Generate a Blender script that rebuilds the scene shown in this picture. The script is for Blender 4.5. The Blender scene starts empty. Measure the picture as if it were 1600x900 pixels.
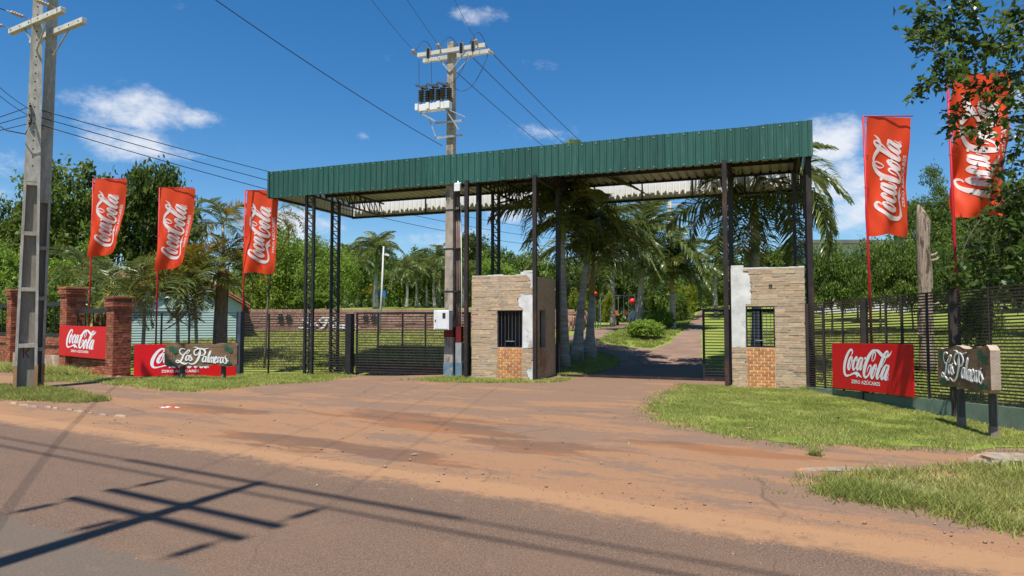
import bpy, bmesh, math, random
import numpy as np
from mathutils import Vector, Matrix, noise
from mathutils.geometry import delaunay_2d_cdt

random.seed(7)
R = math.radians
SC = bpy.context.scene
COL = SC.collection

# ------------------------------------------------------------------ camera
F = 1067.0
PITCH = math.atan(50 / F)
cam_d = bpy.data.cameras.new('camera')
cam = bpy.data.objects.new('camera', cam_d)
COL.objects.link(cam)
cam.location = (0, 0, 1.6)
cam.rotation_euler = (math.pi / 2 + PITCH, 0, 0)
cam_d.sensor_width = 36
cam_d.lens = 36 * F / 1600
cam_d.clip_end = 4000
cam_d.clip_start = 0.05
SC.camera = cam

# ------------------------------------------------------------------ sky, sun, exposure
SUN_EL = 68.0
LDIR = (0.375, 0.927)            # ground direction in which shadows fall
world = bpy.data.worlds.new('World')
SC.world = world
world.use_nodes = True
wn = world.node_tree
for n in list(wn.nodes):
    wn.nodes.remove(n)


def N(t, typ, **kw):
    n = t.nodes.new(typ)
    for k, v in kw.items():
        setattr(n, k, v)
    return n


def link(t, a, b):
    t.links.new(a, b)


w_out = N(wn, 'ShaderNodeOutputWorld')
w_bg = N(wn, 'ShaderNodeBackground')
sky = N(wn, 'ShaderNodeTexSky', sky_type='NISHITA')
sky.sun_disc = False
sky.sun_elevation = R(SUN_EL)
sky.sun_rotation = R(202)
sky.altitude = 300
sky.air_density = 1.0
sky.dust_density = 0.4
sky.ozone_density = 4.0
w_bg.inputs['Strength'].default_value = 0.10
hs = N(wn, 'ShaderNodeHueSaturation')
hs.inputs['Saturation'].default_value = 1.32
hs.inputs['Value'].default_value = 0.95
link(wn, sky.outputs[0], hs.inputs['Color'])
# clouds: fair-weather cumulus, drawn by direction
tc = N(wn, 'ShaderNodeTexCoord')
cn = N(wn, 'ShaderNodeTexNoise')
cn.inputs['Scale'].default_value = 21
cn.inputs['Detail'].default_value = 10
cn.inputs['Roughness'].default_value = 0.66
cmap = N(wn, 'ShaderNodeMapping')
cmap.inputs['Scale'].default_value = (1, 1, 1.7)
link(wn, tc.outputs['Generated'], cmap.inputs['Vector'])
link(wn, cmap.outputs[0], cn.inputs['Vector'])


def sky_dir(px, py):
    v = Vector(((px - 800) / F, 1, (450 - py) / F))
    c, s = math.cos(PITCH), math.sin(PITCH)
    v = Vector((v.x, v.y * c - v.z * s, v.y * s + v.z * c))
    return v.normalized()


acc = None
CLOUDS = [(215, 172, 78, .34, .95), (290, 182, 48, .28, .72), (205, 225, 68, .34, 0.9), (262, 240, 62, .2, .62), (145, 190, 36, .6, .6),
          (1300, 225, 52, .7, 1.1), (1290, 280, 78, .55, 1.05), (1330, 330, 60, .5, .8), (450, 352, 80, .4, 1.0), (820, 330, 80, .3, .8),
          (745, 22, 60, .25, .5), (838, 103, 38, .25, .42), (840, 212, 60, .25, .55), (700, 375, 90, .3, .6),
          (1750, 160, 140, .4, .9), (-200, 240, 160, .4, .9), (2100, 60, 200, .4, .9), (-500, 60, 200, .4, .9),
          (568, 213, 14, .6, .35), (120, 150, 16, 1, .35)]
for (px, py, rad, asp, amp) in CLOUDS:
    d = sky_dir(px, py)
    sub = N(wn, 'ShaderNodeVectorMath', operation='SUBTRACT')
    link(wn, tc.outputs['Generated'], sub.inputs[0])
    sub.inputs[1].default_value = d
    mul = N(wn, 'ShaderNodeVectorMath', operation='MULTIPLY')
    link(wn, sub.outputs[0], mul.inputs[0])
    s = F / rad
    mul.inputs[1].default_value = (s, s, s / max(asp, .2) * .8)
    ln = N(wn, 'ShaderNodeVectorMath', operation='LENGTH')
    link(wn, mul.outputs[0], ln.inputs[0])
    mr = N(wn, 'ShaderNodeMapRange', interpolation_type='SMOOTHSTEP')
    mr.inputs['From Min'].default_value = 0.1
    mr.inputs['From Max'].default_value = 1.5
    mr.inputs['To Min'].default_value = amp
    mr.inputs['To Max'].default_value = 0
    link(wn, ln.outputs['Value'], mr.inputs['Value'])
    if acc is None:
        acc = mr.outputs[0]
    else:
        mx = N(wn, 'ShaderNodeMath', operation='MAXIMUM')
        link(wn, acc, mx.inputs[0])
        link(wn, mr.outputs[0], mx.inputs[1])
        acc = mx.outputs[0]
# mask = smoothstep(noise + blob - 0.95)
ad = N(wn, 'ShaderNodeMath', operation='MULTIPLY_ADD')
link(wn, cn.outputs['Fac'], ad.inputs[0])
ad.inputs[1].default_value = 1.75
ac2 = N(wn, 'ShaderNodeMath', operation='SUBTRACT')
link(wn, acc, ac2.inputs[0])
ac2.inputs[1].default_value = 0.12
link(wn, ac2.outputs[0], ad.inputs[2])
mr2 = N(wn, 'ShaderNodeMapRange', interpolation_type='SMOOTHSTEP')
mr2.inputs['From Min'].default_value = 1.02
mr2.inputs['From Max'].default_value = 1.95
mr2.inputs['To Max'].default_value = 0.92
link(wn, ad.outputs[0], mr2.inputs['Value'])
cmix = N(wn, 'ShaderNodeMix', data_type='RGBA')
link(wn, mr2.outputs[0], cmix.inputs['Factor'])
link(wn, hs.outputs[0], cmix.inputs['A'])
cmix.inputs['B'].default_value = (6.2, 6.4, 6.8, 1)
link(wn, cmix.outputs['Result'], w_bg.inputs['Color'])
link(wn, w_bg.outputs[0], w_out.inputs['Surface'])

sun_d = bpy.data.lights.new('sun', 'SUN')
sun_d.energy = 5.0
sun_d.angle = R(0.53)
sun_d.color = (1.0, 0.955, 0.88)
sun = bpy.data.objects.new('sun', sun_d)
COL.objects.link(sun)
_k = math.tan(R(90 - SUN_EL))
sun.rotation_euler = Vector((LDIR[0] * _k, LDIR[1] * _k, -1)).to_track_quat('-Z', 'Y').to_euler()
SC.view_settings.view_transform = 'Standard'
SC.view_settings.look = 'None'
SC.view_settings.exposure = 0.5
SC.view_settings.gamma = 1.0
SC.view_settings.use_curve_mapping = False
SC.render.engine = 'CYCLES'
SC.cycles.max_bounces = 5
SC.cycles.diffuse_bounces = 3
SC.cycles.transmission_bounces = 4
SC.cycles.transparent_max_bounces = 8


# ------------------------------------------------------------------ site geometry
def at(px, py, Y):
    """world point on the ray of a picture point at depth Y"""
    d = sky_dir(px, py)
    k = Y / d.y
    return Vector((d.x * k, Y, 1.6 + d.z * k))


def gp(px, py, z=0.0):
    d = sky_dir(px, py)
    k = (z - 1.6) / d.z
    return Vector((d.x * k, d.y * k, z))


def X(px, Y):
    return (px - 800) / F * Y


FL = np.array((-7.6, 21.2))
U = np.array((0.9355, -0.3536))
V = np.array((0.3536, 0.9355))
RD = np.array((0.864, -0.503))     # road direction
RN = np.array((0.503, 0.864))      # road normal (away from the camera)


def uv(t, s, z=0.0):
    p = FL + U * t + V * s
    return Vector((p[0], p[1], z))


def sm(a, b, x):
    t = np.clip((x - a) / (b - a), 0, 1)
    return t * t * (3 - 2 * t)


def ground_z(x, y):
    x = np.asarray(x, float)
    y = np.asarray(y, float)
    t = (x - FL[0]) * U[0] + (y - FL[1]) * U[1]
    s = (x - FL[0]) * V[0] + (y - FL[1]) * V[1]
    low = -0.1 * sm(6.2, 3.0, t) * sm(-3.5, -1.2, s) * sm(14, -1, -t)
    left = np.interp(s, [1.0, 2, 4, 7, 11, 15, 40, 400], [0, .06, .32, .66, .9, 1.06, 1.3, 2.0])
    right = np.interp(s, [2.6, 6.5, 8, 10.5, 16, 36, 60, 120, 400], [0, .02, .12, .40, .93, 2.25, 3.3, 4.5, 5.5])
    b = sm(7.2, 9.6, t)
    g = left * (1 - b) + right * b + low
    # terrace behind the stone wall
    ter = np.interp(y, [35.9, 36.35, 42, 56, 75, 400], [0, 1.0, 1.15, 1.55, 2.0, 2.6]) + 1.04
    m = sm(4.4, 2.6, x) * sm(35.9, 36.3, y) * sm(-20, -15, x)
    g = g * (1 - m) + np.maximum(ter, g) * m
    return g


def gz(x, y):
    return float(ground_z(x, y))


def gpt(px, py):
    """where the sight line of a picture point meets the ground"""
    d = sky_dir(px, py)
    ds = np.arange(4, 160, .05)
    xs, zs = d.x / d.y * ds, 1.6 + d.z / d.y * ds
    hit = np.nonzero(ground_z(xs, ds) > zs)[0]
    k = hit[0] if len(hit) else len(ds) - 1
    return Vector((xs[k], ds[k], zs[k]))


# ------------------------------------------------------------------ materials
MATS = {}


def new_mat(name):
    m = bpy.data.materials.new(name)
    m.use_nodes = True
    t = m.node_tree
    b = t.nodes['Principled BSDF']
    MATS[name] = m
    return m, t, b


def noise_node(t, scale, detail=5, rough=.6, vec=None, stretch=None):
    n = N(t, 'ShaderNodeTexNoise')
    n.inputs['Scale'].default_value = scale
    n.inputs['Detail'].default_value = detail
    n.inputs['Roughness'].default_value = rough
    if vec is None:
        vec = N(t, 'ShaderNodeNewGeometry').outputs['Position']
    if stretch:
        mp = N(t, 'ShaderNodeMapping')
        mp.inputs['Scale'].default_value = stretch
        link(t, vec, mp.inputs['Vector'])
        vec = mp.outputs[0]
    link(t, vec, n.inputs['Vector'])
    return n.outputs['Fac']


def ramp(t, fac, stops):
    r = N(t, 'ShaderNodeValToRGB')
    e = r.color_ramp.elements
    while len(e) < len(stops):
        e.new(.5)
    for i, (p, c) in enumerate(stops):
        e[i].position = p
        e[i].color = (*c, 1) if len(c) == 3 else c
    link(t, fac, r.inputs[0])
    return r.outputs[0]


def mixc(t, fac, a, b, mode='MIX'):
    m = N(t, 'ShaderNodeMix', data_type='RGBA', blend_type=mode)
    for sock, v in (('Factor', fac), ('A', a), ('B', b)):
        if hasattr(v, 'is_linked') or hasattr(v, 'links'):
            link(t, v, m.inputs[sock])
        elif sock == 'Factor':
            m.inputs[sock].default_value = v
        else:
            m.inputs[sock].default_value = (*v, 1)
    return m.outputs['Result']


def mathn(t, op, a, b=None, c=None):
    m = N(t, 'ShaderNodeMath', operation=op)
    for i, v in enumerate((a, b, c)):
        if v is None:
            continue
        if hasattr(v, 'links'):
            link(t, v, m.inputs[i])
        else:
            m.inputs[i].default_value = v
    return m.outputs[0]


def mapr(t, v, a, b, c=0, d=1, smooth=True):
    m = N(t, 'ShaderNodeMapRange', interpolation_type='SMOOTHSTEP' if smooth else 'LINEAR')
    link(t, v, m.inputs['Value'])
    for k, q in (('From Min', a), ('From Max', b), ('To Min', c), ('To Max', d)):
        m.inputs[k].default_value = q
    return m.outputs[0]


def bump(t, b, h, strength=.3, dist=.02):
    n = N(t, 'ShaderNodeBump')
    n.inputs['Strength'].default_value = strength
    n.inputs['Distance'].default_value = dist
    link(t, h, n.inputs['Height'])
    link(t, n.outputs[0], b.inputs['Normal'])


def surf(name, c1, c2, scale=3, rough=.8, bmp=.2, bscale=None, rand=0.0, metallic=0, spec=.3, stretch=None, lo=.3, hi=.7, c3=None, c3lo=.6, c3hi=.72, c3scale=1.2, dist=.01, c3stretch=None):
    m, t, b = new_mat(name)
    f = noise_node(t, scale, stretch=stretch)
    col = ramp(t, f, [(lo, c1), (hi, c2)])
    if c3:
        f3 = noise_node(t, c3scale, 6, .65, stretch=c3stretch)
        col = mixc(t, mapr(t, f3, c3lo, c3hi), col, c3)
    if rand:
        oi = N(t, 'ShaderNodeObjectInfo')
        val = mapr(t, oi.outputs['Random'], 0, 1, 1 - rand, 1 + rand, False)
        h = N(t, 'ShaderNodeHueSaturation')
        link(t, col, h.inputs['Color'])
        link(t, val, h.inputs['Value'])
        hv = mathn(t, 'FRACT', mathn(t, 'MULTIPLY', oi.outputs['Random'], 37.3))
        link(t, mapr(t, hv, 0, 1, .5 - rand * .04, .5 + rand * .03, False), h.inputs['Hue'])
        col = h.outputs[0]
    link(t, col, b.inputs['Base Color'])
    b.inputs['Roughness'].default_value = rough
    b.inputs['Metallic'].default_value = metallic
    b.inputs['Specular IOR Level'].default_value = spec
    if bmp:
        bump(t, b, noise_node(t, bscale or scale * 6), bmp, dist)
    return m


def leaf_mat(name, dark, mid, light, trans=.35, rough=.5, spec=.35):
    m, t, b = new_mat(name)
    a = N(t, 'ShaderNodeAttribute', attribute_name='rnd')
    oi = N(t, 'ShaderNodeObjectInfo')
    f = mathn(t, 'ADD', a.outputs['Fac'], mapr(t, oi.outputs['Random'], 0, 1, -.14, .14, False))
    col = ramp(t, f, [(.08, dark), (.5, mid), (.95, light)])
    link(t, col, b.inputs['Base Color'])
    b.inputs['Roughness'].default_value = rough
    b.inputs['Specular IOR Level'].default_value = spec
    tr = N(t, 'ShaderNodeBsdfTranslucent')
    link(t, mixc(t, .5, col, light), tr.inputs['Color'])
    ms = N(t, 'ShaderNodeMixShader')
    ms.inputs[0].default_value = trans
    link(t, b.outputs[0], ms.inputs[1])
    link(t, tr.outputs[0], ms.inputs[2])
    link(t, ms.outputs[0], t.nodes['Material Output'].inputs['Surface'])
    return m


leaf_mat('leaf_dark', (.026, .052, .010), (.078, .128, .019), (.20, .26, .045), .42)
leaf_mat('leaf_mid', (.036, .075, .013), (.11, .180, .028), (.26, .34, .06), .42)
leaf_mat('leaf_light', (.07, .135, .016), (.19, .30, .034), (.35, .46, .075), .45)
leaf_mat('leaf_yellowgreen', (.10, .15, .012), (.22, .27, .02), (.36, .38, .03))
leaf_mat('leaf_glossy', (.022, .052, .010), (.062, .118, .019), (.17, .25, .055), .38, .35, .5)
leaf_mat('frond_green', (.040, .068, .014), (.10, .14, .026), (.25, .26, .08), .34, .34, .5)
leaf_mat('frond_yellow', (.05, .085, .015), (.13, .165, .025), (.52, .30, .03), .3, .5, .3)
leaf_mat('frond_brown', (.12, .08, .03), (.28, .18, .06), (.42, .30, .12), .2, .7, .2)
leaf_mat('grass_blade', (.13, .18, .03), (.27, .33, .065), (.52, .47, .18), .35, .6, .2)
leaf_mat('grass_rough', (.12, .16, .028), (.25, .295, .06), (.52, .43, .18), .35, .6, .2)

surf('bark', (.09, .07, .05), (.20, .16, .12), 4, .9, .5, stretch=(3, 3, .6))
surf('bark_grey', (.20, .175, .145), (.46, .42, .37), 1.6, .85, .4, stretch=(1, 1, 9), c3=(.10, .085, .07), c3lo=.55, c3hi=.75)
surf('bark_brown_palm', (.12, .075, .05), (.27, .19, .14), 4, .9, .6, stretch=(4, 4, .8))
surf('sheath', (.22, .11, .035), (.42, .25, .08), 3, .7, .3, stretch=(4, 4, .5))
surf('crownshaft_green', (.09, .13, .025), (.19, .22, .05), 2, .5, .1, stretch=(4, 4, .5))
surf('dead_wood', (.20, .14, .10), (.46, .36, .28), 6, .9, .9, stretch=(6, 6, .5), c3=(.10, .065, .045), c3lo=.52, c3hi=.62, c3scale=1.6, c3stretch=(6, 6, .9), dist=.03)
surf('concrete_pole', (.30, .275, .235), (.50, .465, .41), 5, .85, .25, stretch=(3, 3, 1), c3=(.27, .24, .19), c3lo=.52, c3hi=.7, c3scale=1.5, c3stretch=(3, 3, .35))
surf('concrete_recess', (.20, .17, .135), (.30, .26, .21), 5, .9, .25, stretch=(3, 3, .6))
surf('concrete_arm', (.46, .44, .40), (.62, .6, .55), 5, .85, .15)
surf('pole_clay', (.33, .17, .075), (.47, .28, .14), 4, .9, .3)
surf('pole_plaster', (.25, .205, .16), (.44, .38, .31), 4, .85, .35, c3=(.15, .12, .10), c3lo=.50, c3hi=.66, c3scale=2.2, c3stretch=(2.5, 2.5, .7))
surf('paint_blue', (.09, .16, .21), (.18, .27, .33), 6, .7, .2, c3=(.35, .3, .25), c3lo=.6, c3hi=.7, c3scale=5)
surf('paint_red_pole', (.10, .010, .012), (.18, .016, .018), 5, .6, .2)
surf('white_metal', (.66, .67, .66), (.75, .75, .74), 5, .45, .05)
surf('galvanised', (.35, .36, .37), (.5, .51, .52), 8, .45, .05, metallic=.5)
surf('porcelain_brown', (.035, .028, .024), (.06, .048, .04), 6, .3, .0, spec=.5)
surf('insulator_tan', (.42, .30, .18), (.55, .42, .28), 6, .4, 0)
surf('wire_black', (.02, .02, .022), (.035, .035, .04), 5, .6, 0)
surf('pipe_red', (.11, .07, .055), (.19, .125, .10), 4, .6, .1)
surf('glass_dark', (.015, .016, .018), (.025, .026, .03), 4, .15, 0, spec=.5)
surf('steel_black', (.012, .012, .015), (.03, .028, .03), 4, .5, .1, spec=.4, c3=(.05, .028, .020), c3lo=.58, c3hi=.75, c3scale=2.2)
surf('steel_rusty', (.018, .016, .017), (.042, .030, .027), 3, .6, .15, c3=(.12, .055, .035), c3lo=.5, c3hi=.7, c3scale=1.8, c3stretch=(2, 2, .6))
surf('slat_brown', (.030, .022, .020), (.06, .045, .040), 4, .55, .05, rand=.15)
surf('slat_black', (.012, .014, .017), (.03, .03, .034), 4, .5, .05, rand=.1)
surf('post_slate', (.045, .055, .075), (.085, .095, .115), 4, .6, .1)
surf('roof_green', (.019, .078, .062), (.036, .112, .090), 1.6, .5, .05, stretch=(7, 7, .5), c3=(.13, .22, .19), c3lo=.56, c3hi=.80, c3scale=2.6, c3stretch=(11, 11, .5), rand=.13)
surf('roof_under', (.50, .46, .35), (.62, .58, .45), 2, .55, .03, c3=(.24, .16, .09), c3lo=.6, c3hi=.8)
surf('fascia_inside', (.72, .73, .73), (.80, .81, .81), 2, .5, .03)
surf('plaster_white', (.50, .49, .46), (.78, .77, .74), 3, .85, .35, c3=(.34, .31, .28), c3lo=.57, c3hi=.7, c3scale=2.5)
surf('booth_inner', (.20, .18, .15), (.28, .26, .22), 3, .9, .1)
surf('mortar_grey', (.26, .225, .18), (.33, .29, .23), 8, .95, .3)
surf('ledge_stone', (.40, .285, .18), (.56, .425, .285), 5, .85, .5, rand=.17, c3=(.27, .245, .21), c3lo=.60, c3hi=.72, c3scale=4, stretch=(2, 2, 5))
surf('tile_orange', (.46, .17, .05), (.66, .33, .12), 6, .6, .2, rand=.24)
surf('mortar_cream', (.62, .5, .36), (.7, .58, .43), 6, .9, .2)
surf('brick_red', (.22, .066, .036), (.41, .145, .078), 6, .85, .4, rand=.32, c3=(.12, .04, .025), c3lo=.58, c3hi=.7, c3scale=3)
surf('mortar_brick', (.17, .075, .05), (.25, .12, .08), 6, .95, .2)
surf('rubble', (.32, .165, .12), (.52, .33, .25), 2.2, .9, .6, rand=.2)
surf('plaster_pink', (.30, .17, .11), (.48, .30, .2), 3, .9, .4, c3=(.5, .46, .4), c3lo=.55, c3hi=.6, c3scale=4)
surf('green_wall', (.10, .16, .115), (.18, .25, .19), 2.5, .85, .2, c3=(.21, .20, .15), c3lo=.52, c3hi=.7, c3scale=2, c3stretch=(4, 4, .8))
surf('house_blue', (.45, .62, .60), (.54, .70, .68), 1.2, .85, .1)
surf('roof_tile', (.20, .075, .045), (.36, .15, .09), 6, .85, .6, rand=.15)
surf('far_white', (.55, .53, .5), (.68, .67, .64), .8, .85, .05)
surf('far_grey', (.12, .12, .12), (.2, .2, .2), .8, .8, .05)
surf('carved_wood', (.12, .070, .040), (.25, .155, .092), 4, .75, .5, stretch=(1, 1, 5), c3=(.25, .19, .14), c3lo=.62, c3hi=.75, c3scale=3)
surf('split_wood', (.30, .22, .16), (.46, .36, .28), 7, .9, .8)
surf('post_wood', (.06, .052, .045), (.13, .11, .09), 5, .9, .4, stretch=(4, 4, .8))
surf('post_foot', (.17, .13, .10), (.27, .21, .16), 6, .9, .4)
surf('paint_green', (.012, .08, .045), (.03, .13, .07), 9, .8, .3)
surf('paint_white', (.70, .69, .66), (.8, .79, .77), 9, .6, .1)
surf('lettering_white', (.78, .78, .79), (.82, .82, .83), 9, .6, 0)
surf('board_red', (.57, .0025, .007), (.62, .004, .010), 1, .45, 0, spec=.4)
surf('flag_pole_red', (.42, .008, .018), (.5, .012, .025), 3, .45, 0)
surf('red_plastic', (.6, .02, .015), (.7, .03, .02), 3, .4, 0)
surf('yellow_plastic', (.6, .38, .02), (.7, .45, .03), 3, .4, 0)
surf('blue_plastic', (.03, .12, .35), (.05, .17, .42), 3, .4, 0)
surf('orange_plastic', (.34, .12, .04), (.45, .18, .07), 3, .5, 0)
surf('rock', (.17, .13, .10), (.33, .27, .22), 7, .95, .8, c3=(.36, .18, .09), c3lo=.5, c3hi=.65, c3scale=4)
surf('kerb_stone', (.22, .14, .09), (.38, .27, .18), 7, .95, .7, rand=.15)
surf('litter', (.6, .55, .52), (.7, .05, .06), 9, .6, .2, lo=.45, hi=.5)
surf('dry_leaf', (.22, .12, .06), (.36, .22, .12), 9, .8, .2, rand=.2)

# flag cloth: thin, lets light through
surf('ledge_stone_side', (.36, .25, .155), (.54, .40, .26), 6, .85, .5, stretch=(2, 2, 5), c3=(.30, .16, .09), c3lo=.5, c3hi=.7, c3scale=.9)
# stones differ in tone: tan, grey and rust ones mixed
t = MATS['ledge_stone'].node_tree
b = t.nodes['Principled BSDF']
src = b.inputs['Base Color'].links[0].from_socket
oi = N(t, 'ShaderNodeObjectInfo')
h1 = mathn(t, 'FRACT', mathn(t, 'MULTIPLY', oi.outputs['Random'], 91.7))
c_ = mixc(t, mapr(t, h1, .78, .84, 0, .42), src, (.34, .30, .25))
c_ = mixc(t, mapr(t, h1, .12, .08, 0, .35), c_, (.46, .29, .17))
link(t, c_, b.inputs['Base Color'])
# flag cloth is thin
m, t, b = new_mat('flag_cloth')
b.inputs['Base Color'].default_value = (.96, .074, .014, 1)
b.inputs['Roughness'].default_value = .6
tr = N(t, 'ShaderNodeBsdfTranslucent')
tr.inputs['Color'].default_value = (.98, .085, .016, 1)
ms = N(t, 'ShaderNodeMixShader')
ms.inputs[0].default_value = .42
link(t, b.outputs[0], ms.inputs[1])
link(t, tr.outputs[0], ms.inputs[2])
link(t, ms.outputs[0], t.nodes['Material Output'].inputs['Surface'])
bump(t, b, noise_node(t, 9, 4, .5, stretch=(1, 1, .4)), .35, .02)
m, t, b = new_mat('flag_print')
b.inputs['Base Color'].default_value = (.80, .79, .79, 1)
tr = N(t, 'ShaderNodeBsdfTranslucent')
tr.inputs['Color'].default_value = (.85, .8, .8, 1)
ms = N(t, 'ShaderNodeMixShader')
ms.inputs[0].default_value = .3
link(t, b.outputs[0], ms.inputs[1])
link(t, tr.outputs[0], ms.inputs[2])
link(t, ms.outputs[0], t.nodes['Material Output'].inputs['Surface'])


def road_coords(t):
    """distance from the road's axis line and distance along it"""
    pos = N(t, 'ShaderNodeNewGeometry').outputs['Position']
    dn = N(t, 'ShaderNodeVectorMath', operation='DOT_PRODUCT')
    link(t, pos, dn.inputs[0])
    dn.inputs[1].default_value = (RN[0], RN[1], 0)
    dr = N(t, 'ShaderNodeVectorMath', operation='DOT_PRODUCT')
    link(t, pos, dr.inputs[0])
    dr.inputs[1].default_value = (RD[0], RD[1], 0)
    cb = N(t, 'ShaderNodeCombineXYZ')
    link(t, dr.outputs['Value'], cb.inputs[0])
    link(t, dn.outputs['Value'], cb.inputs[1])
    return pos, dn.outputs['Value'], dr.outputs['Value'], cb.outputs[0]


# road: worn reddish asphalt, dusted with clay towards its far edge
m, t, b = new_mat('road_asphalt')
pos, dn, dr, rc = road_coords(t)
agg = noise_node(t, 70, 3, .75, pos)
fine = noise_node(t, 240, 2, .6, pos)
big = noise_node(t, .7, 6, .6, rc, stretch=(.5, 1.4, 1))
base = ramp(t, agg, [(.34, (.070, .045, .032)), (.52, (.140, .090, .061)), (.68, (.235, .156, .106))])
base = mixc(t, mapr(t, big, .38, .66), base, (.180, .112, .072), 'MIX')
agb = ramp(t, agg, [(.34, (.066, .043, .031)), (.52, (.146, .094, .064)), (.68, (.25, .166, .114))])
lane = ramp(t, agg, [(.3, (.092, .070, .052)), (.7, (.160, .122, .092))])
wob = noise_node(t, 1.1, 6, .65, pos)
lane_m = mapr(t, mathn(t, 'MULTIPLY_ADD', wob, .5, dn), 2.98, 3.06, 1, 0)
base = mixc(t, .6, base, agb)
col = mixc(t, lane_m, base, lane)
dust = mathn(t, 'ADD', mathn(t, 'MULTIPLY_ADD', noise_node(t, .8, 7, .66, rc, stretch=(.6, 2.2, 1)), .9, dn), mathn(t, 'MULTIPLY', agg, .35))
dust = mathn(t, 'ADD', dust, mathn(t, 'MULTIPLY', mathn(t, 'SUBTRACT', noise_node(t, 6, 8, .75, pos), .5), .9))
dustm = mapr(t, dust, 5.72, 6.12)
sand = ramp(t, fine, [(.3, (.25, .134, .067)), (.7, (.36, .207, .109))])
col = mixc(t, dustm, col, sand)
near = mapr(t, noise_node(t, 5, 6, .7, pos), .58, .72, 0, .5)
col = mixc(t, near, col, (.25, .145, .09))
crack = N(t, 'ShaderNodeTexVoronoi', feature='DISTANCE_TO_EDGE')
crack.inputs['Scale'].default_value = .55
wv = N(t, 'ShaderNodeMix', data_type='VECTOR')
nz3 = N(t, 'ShaderNodeTexNoise')
nz3.inputs['Scale'].default_value = 2.5
nz3.inputs['Detail'].default_value = 6
link(t, pos, nz3.inputs['Vector'])
wv.inputs['Factor'].default_value = .22
link(t, pos, wv.inputs['A'])
link(t, nz3.outputs['Color'], wv.inputs['B'])
link(t, wv.outputs['Result'], crack.inputs['Vector'])
cm = mathn(t, 'MULTIPLY', mapr(t, crack.outputs['Distance'], .0005, .004, .35, 0), mathn(t, 'SUBTRACT', 1.0, dustm))
cm = mathn(t, 'MULTIPLY', cm, mapr(t, big, .45, .6))
col = mixc(t, cm, col, (.05, .036, .03))
link(t, col, b.inputs['Base Color'])
b.inputs['Roughness'].default_value = .88
b.inputs['Specular IOR Level'].default_value = .25
hgt = mathn(t, 'MULTIPLY', agg, mathn(t, 'SUBTRACT', 1.1, dustm))
bump(t, b, hgt, .75, .010)

# apron: old asphalt under clay and sand with damp patches
m, t, b = new_mat('apron_clay')
pos, dn, dr, rc = road_coords(t)
agg = noise_node(t, 80, 3, .7, pos)
n1 = noise_node(t, .55, 8, .64, rc, stretch=(.55, 1.5, 1))
n2 = noise_node(t, 1.7, 8, .68, rc, stretch=(.4, 1.5, 1))
asph = ramp(t, agg, [(.3, (.145, .090, .060)), (.7, (.245, .155, .105))])
clay = ramp(t, agg, [(.3, (.215, .115, .062)), (.7, (.315, .180, .099))])
f = mathn(t, 'ADD', n1, mathn(t, 'MULTIPLY', mathn(t, 'SUBTRACT', n2, .5), .6))
f = mathn(t, 'SUBTRACT', f, mapr(t, dn, 6.4, 14.0, -.05, .07, False))
n4 = noise_node(t, 9, 8, .72, pos)
f = mathn(t, 'ADD', f, mathn(t, 'MULTIPLY', mathn(t, 'SUBTRACT', n4, .5), .35))
fm = mapr(t, f, .47, .57)
col = mixc(t, fm, asph, clay)
edge = mapr(t, mathn(t, 'ADD', mathn(t, 'MULTIPLY_ADD', n2, 1.1, dn), mathn(t, 'MULTIPLY', mathn(t, 'SUBTRACT', n4, .5), .8)), 6.2, 6.5, 1, 0)
col = mixc(t, edge, col, ramp(t, agg, [(.3, (.25, .134, .067)), (.7, (.36, .207, .109))]))
# damp red clay patches, each where it lies in the drive
damp = None
for (px, py, lx, ly) in ((640, 655, 2.1, .62), (450, 690, 1.25, .5), (600, 708, 1.7, .32), (820, 695, 1.3, .45), (330, 640, 1.3, .5), (1150, 706, 1.5, .35), (700, 672, 1.6, .3)):
    c = gp(px, py)
    sb = N(t, 'ShaderNodeVectorMath', operation='SUBTRACT')
    link(t, rc, sb.inputs[0])
    sb.inputs[1].default_value = (c.x * RD[0] + c.y * RD[1], c.x * RN[0] + c.y * RN[1], 0)
    mu = N(t, 'ShaderNodeVectorMath', operation='MULTIPLY')
    link(t, sb.outputs[0], mu.inputs[0])
    mu.inputs[1].default_value = (1 / lx, 1 / ly, 0)
    le = N(t, 'ShaderNodeVectorMath', operation='LENGTH')
    link(t, mu.outputs[0], le.inputs[0])
    v = mapr(t, mathn(t, 'ADD', le.outputs['Value'], mathn(t, 'MULTIPLY', mathn(t, 'SUBTRACT', n2, .5), 3.4)), .7, .98, 1, 0)
    damp = v if damp is None else mathn(t, 'MAXIMUM', damp, v)
col = mixc(t, mathn(t, 'MULTIPLY', damp, .85), col, mixc(t, mapr(t, n1, .4, .6), (.135, .078, .050), (.235, .105, .048)))
ck = N(t, 'ShaderNodeTexVoronoi', feature='DISTANCE_TO_EDGE')
ck.inputs['Scale'].default_value = .45
wv = N(t, 'ShaderNodeMix', data_type='VECTOR')
nz3 = N(t, 'ShaderNodeTexNoise')
nz3.inputs['Scale'].default_value = 2.0
nz3.inputs['Detail'].default_value = 7
link(t, pos, nz3.inputs['Vector'])
wv.inputs['Factor'].default_value = .3
link(t, pos, wv.inputs['A'])
link(t, nz3.outputs['Color'], wv.inputs['B'])
link(t, wv.outputs['Result'], ck.inputs['Vector'])
col = mixc(t, mathn(t, 'MULTIPLY', mapr(t, ck.outputs['Distance'], .002, .010, .55, 0), mapr(t, n1, .40, .55, 1, .1)), col, (.10, .06, .04))
link(t, col, b.inputs['Base Color'])
b.inputs['Roughness'].default_value = .92
b.inputs['Specular IOR Level'].default_value = .2
bump(t, b, mathn(t, 'ADD', mathn(t, 'MULTIPLY', agg, .6), mathn(t, 'MULTIPLY', n2, 4)), .5, .015)

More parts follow.
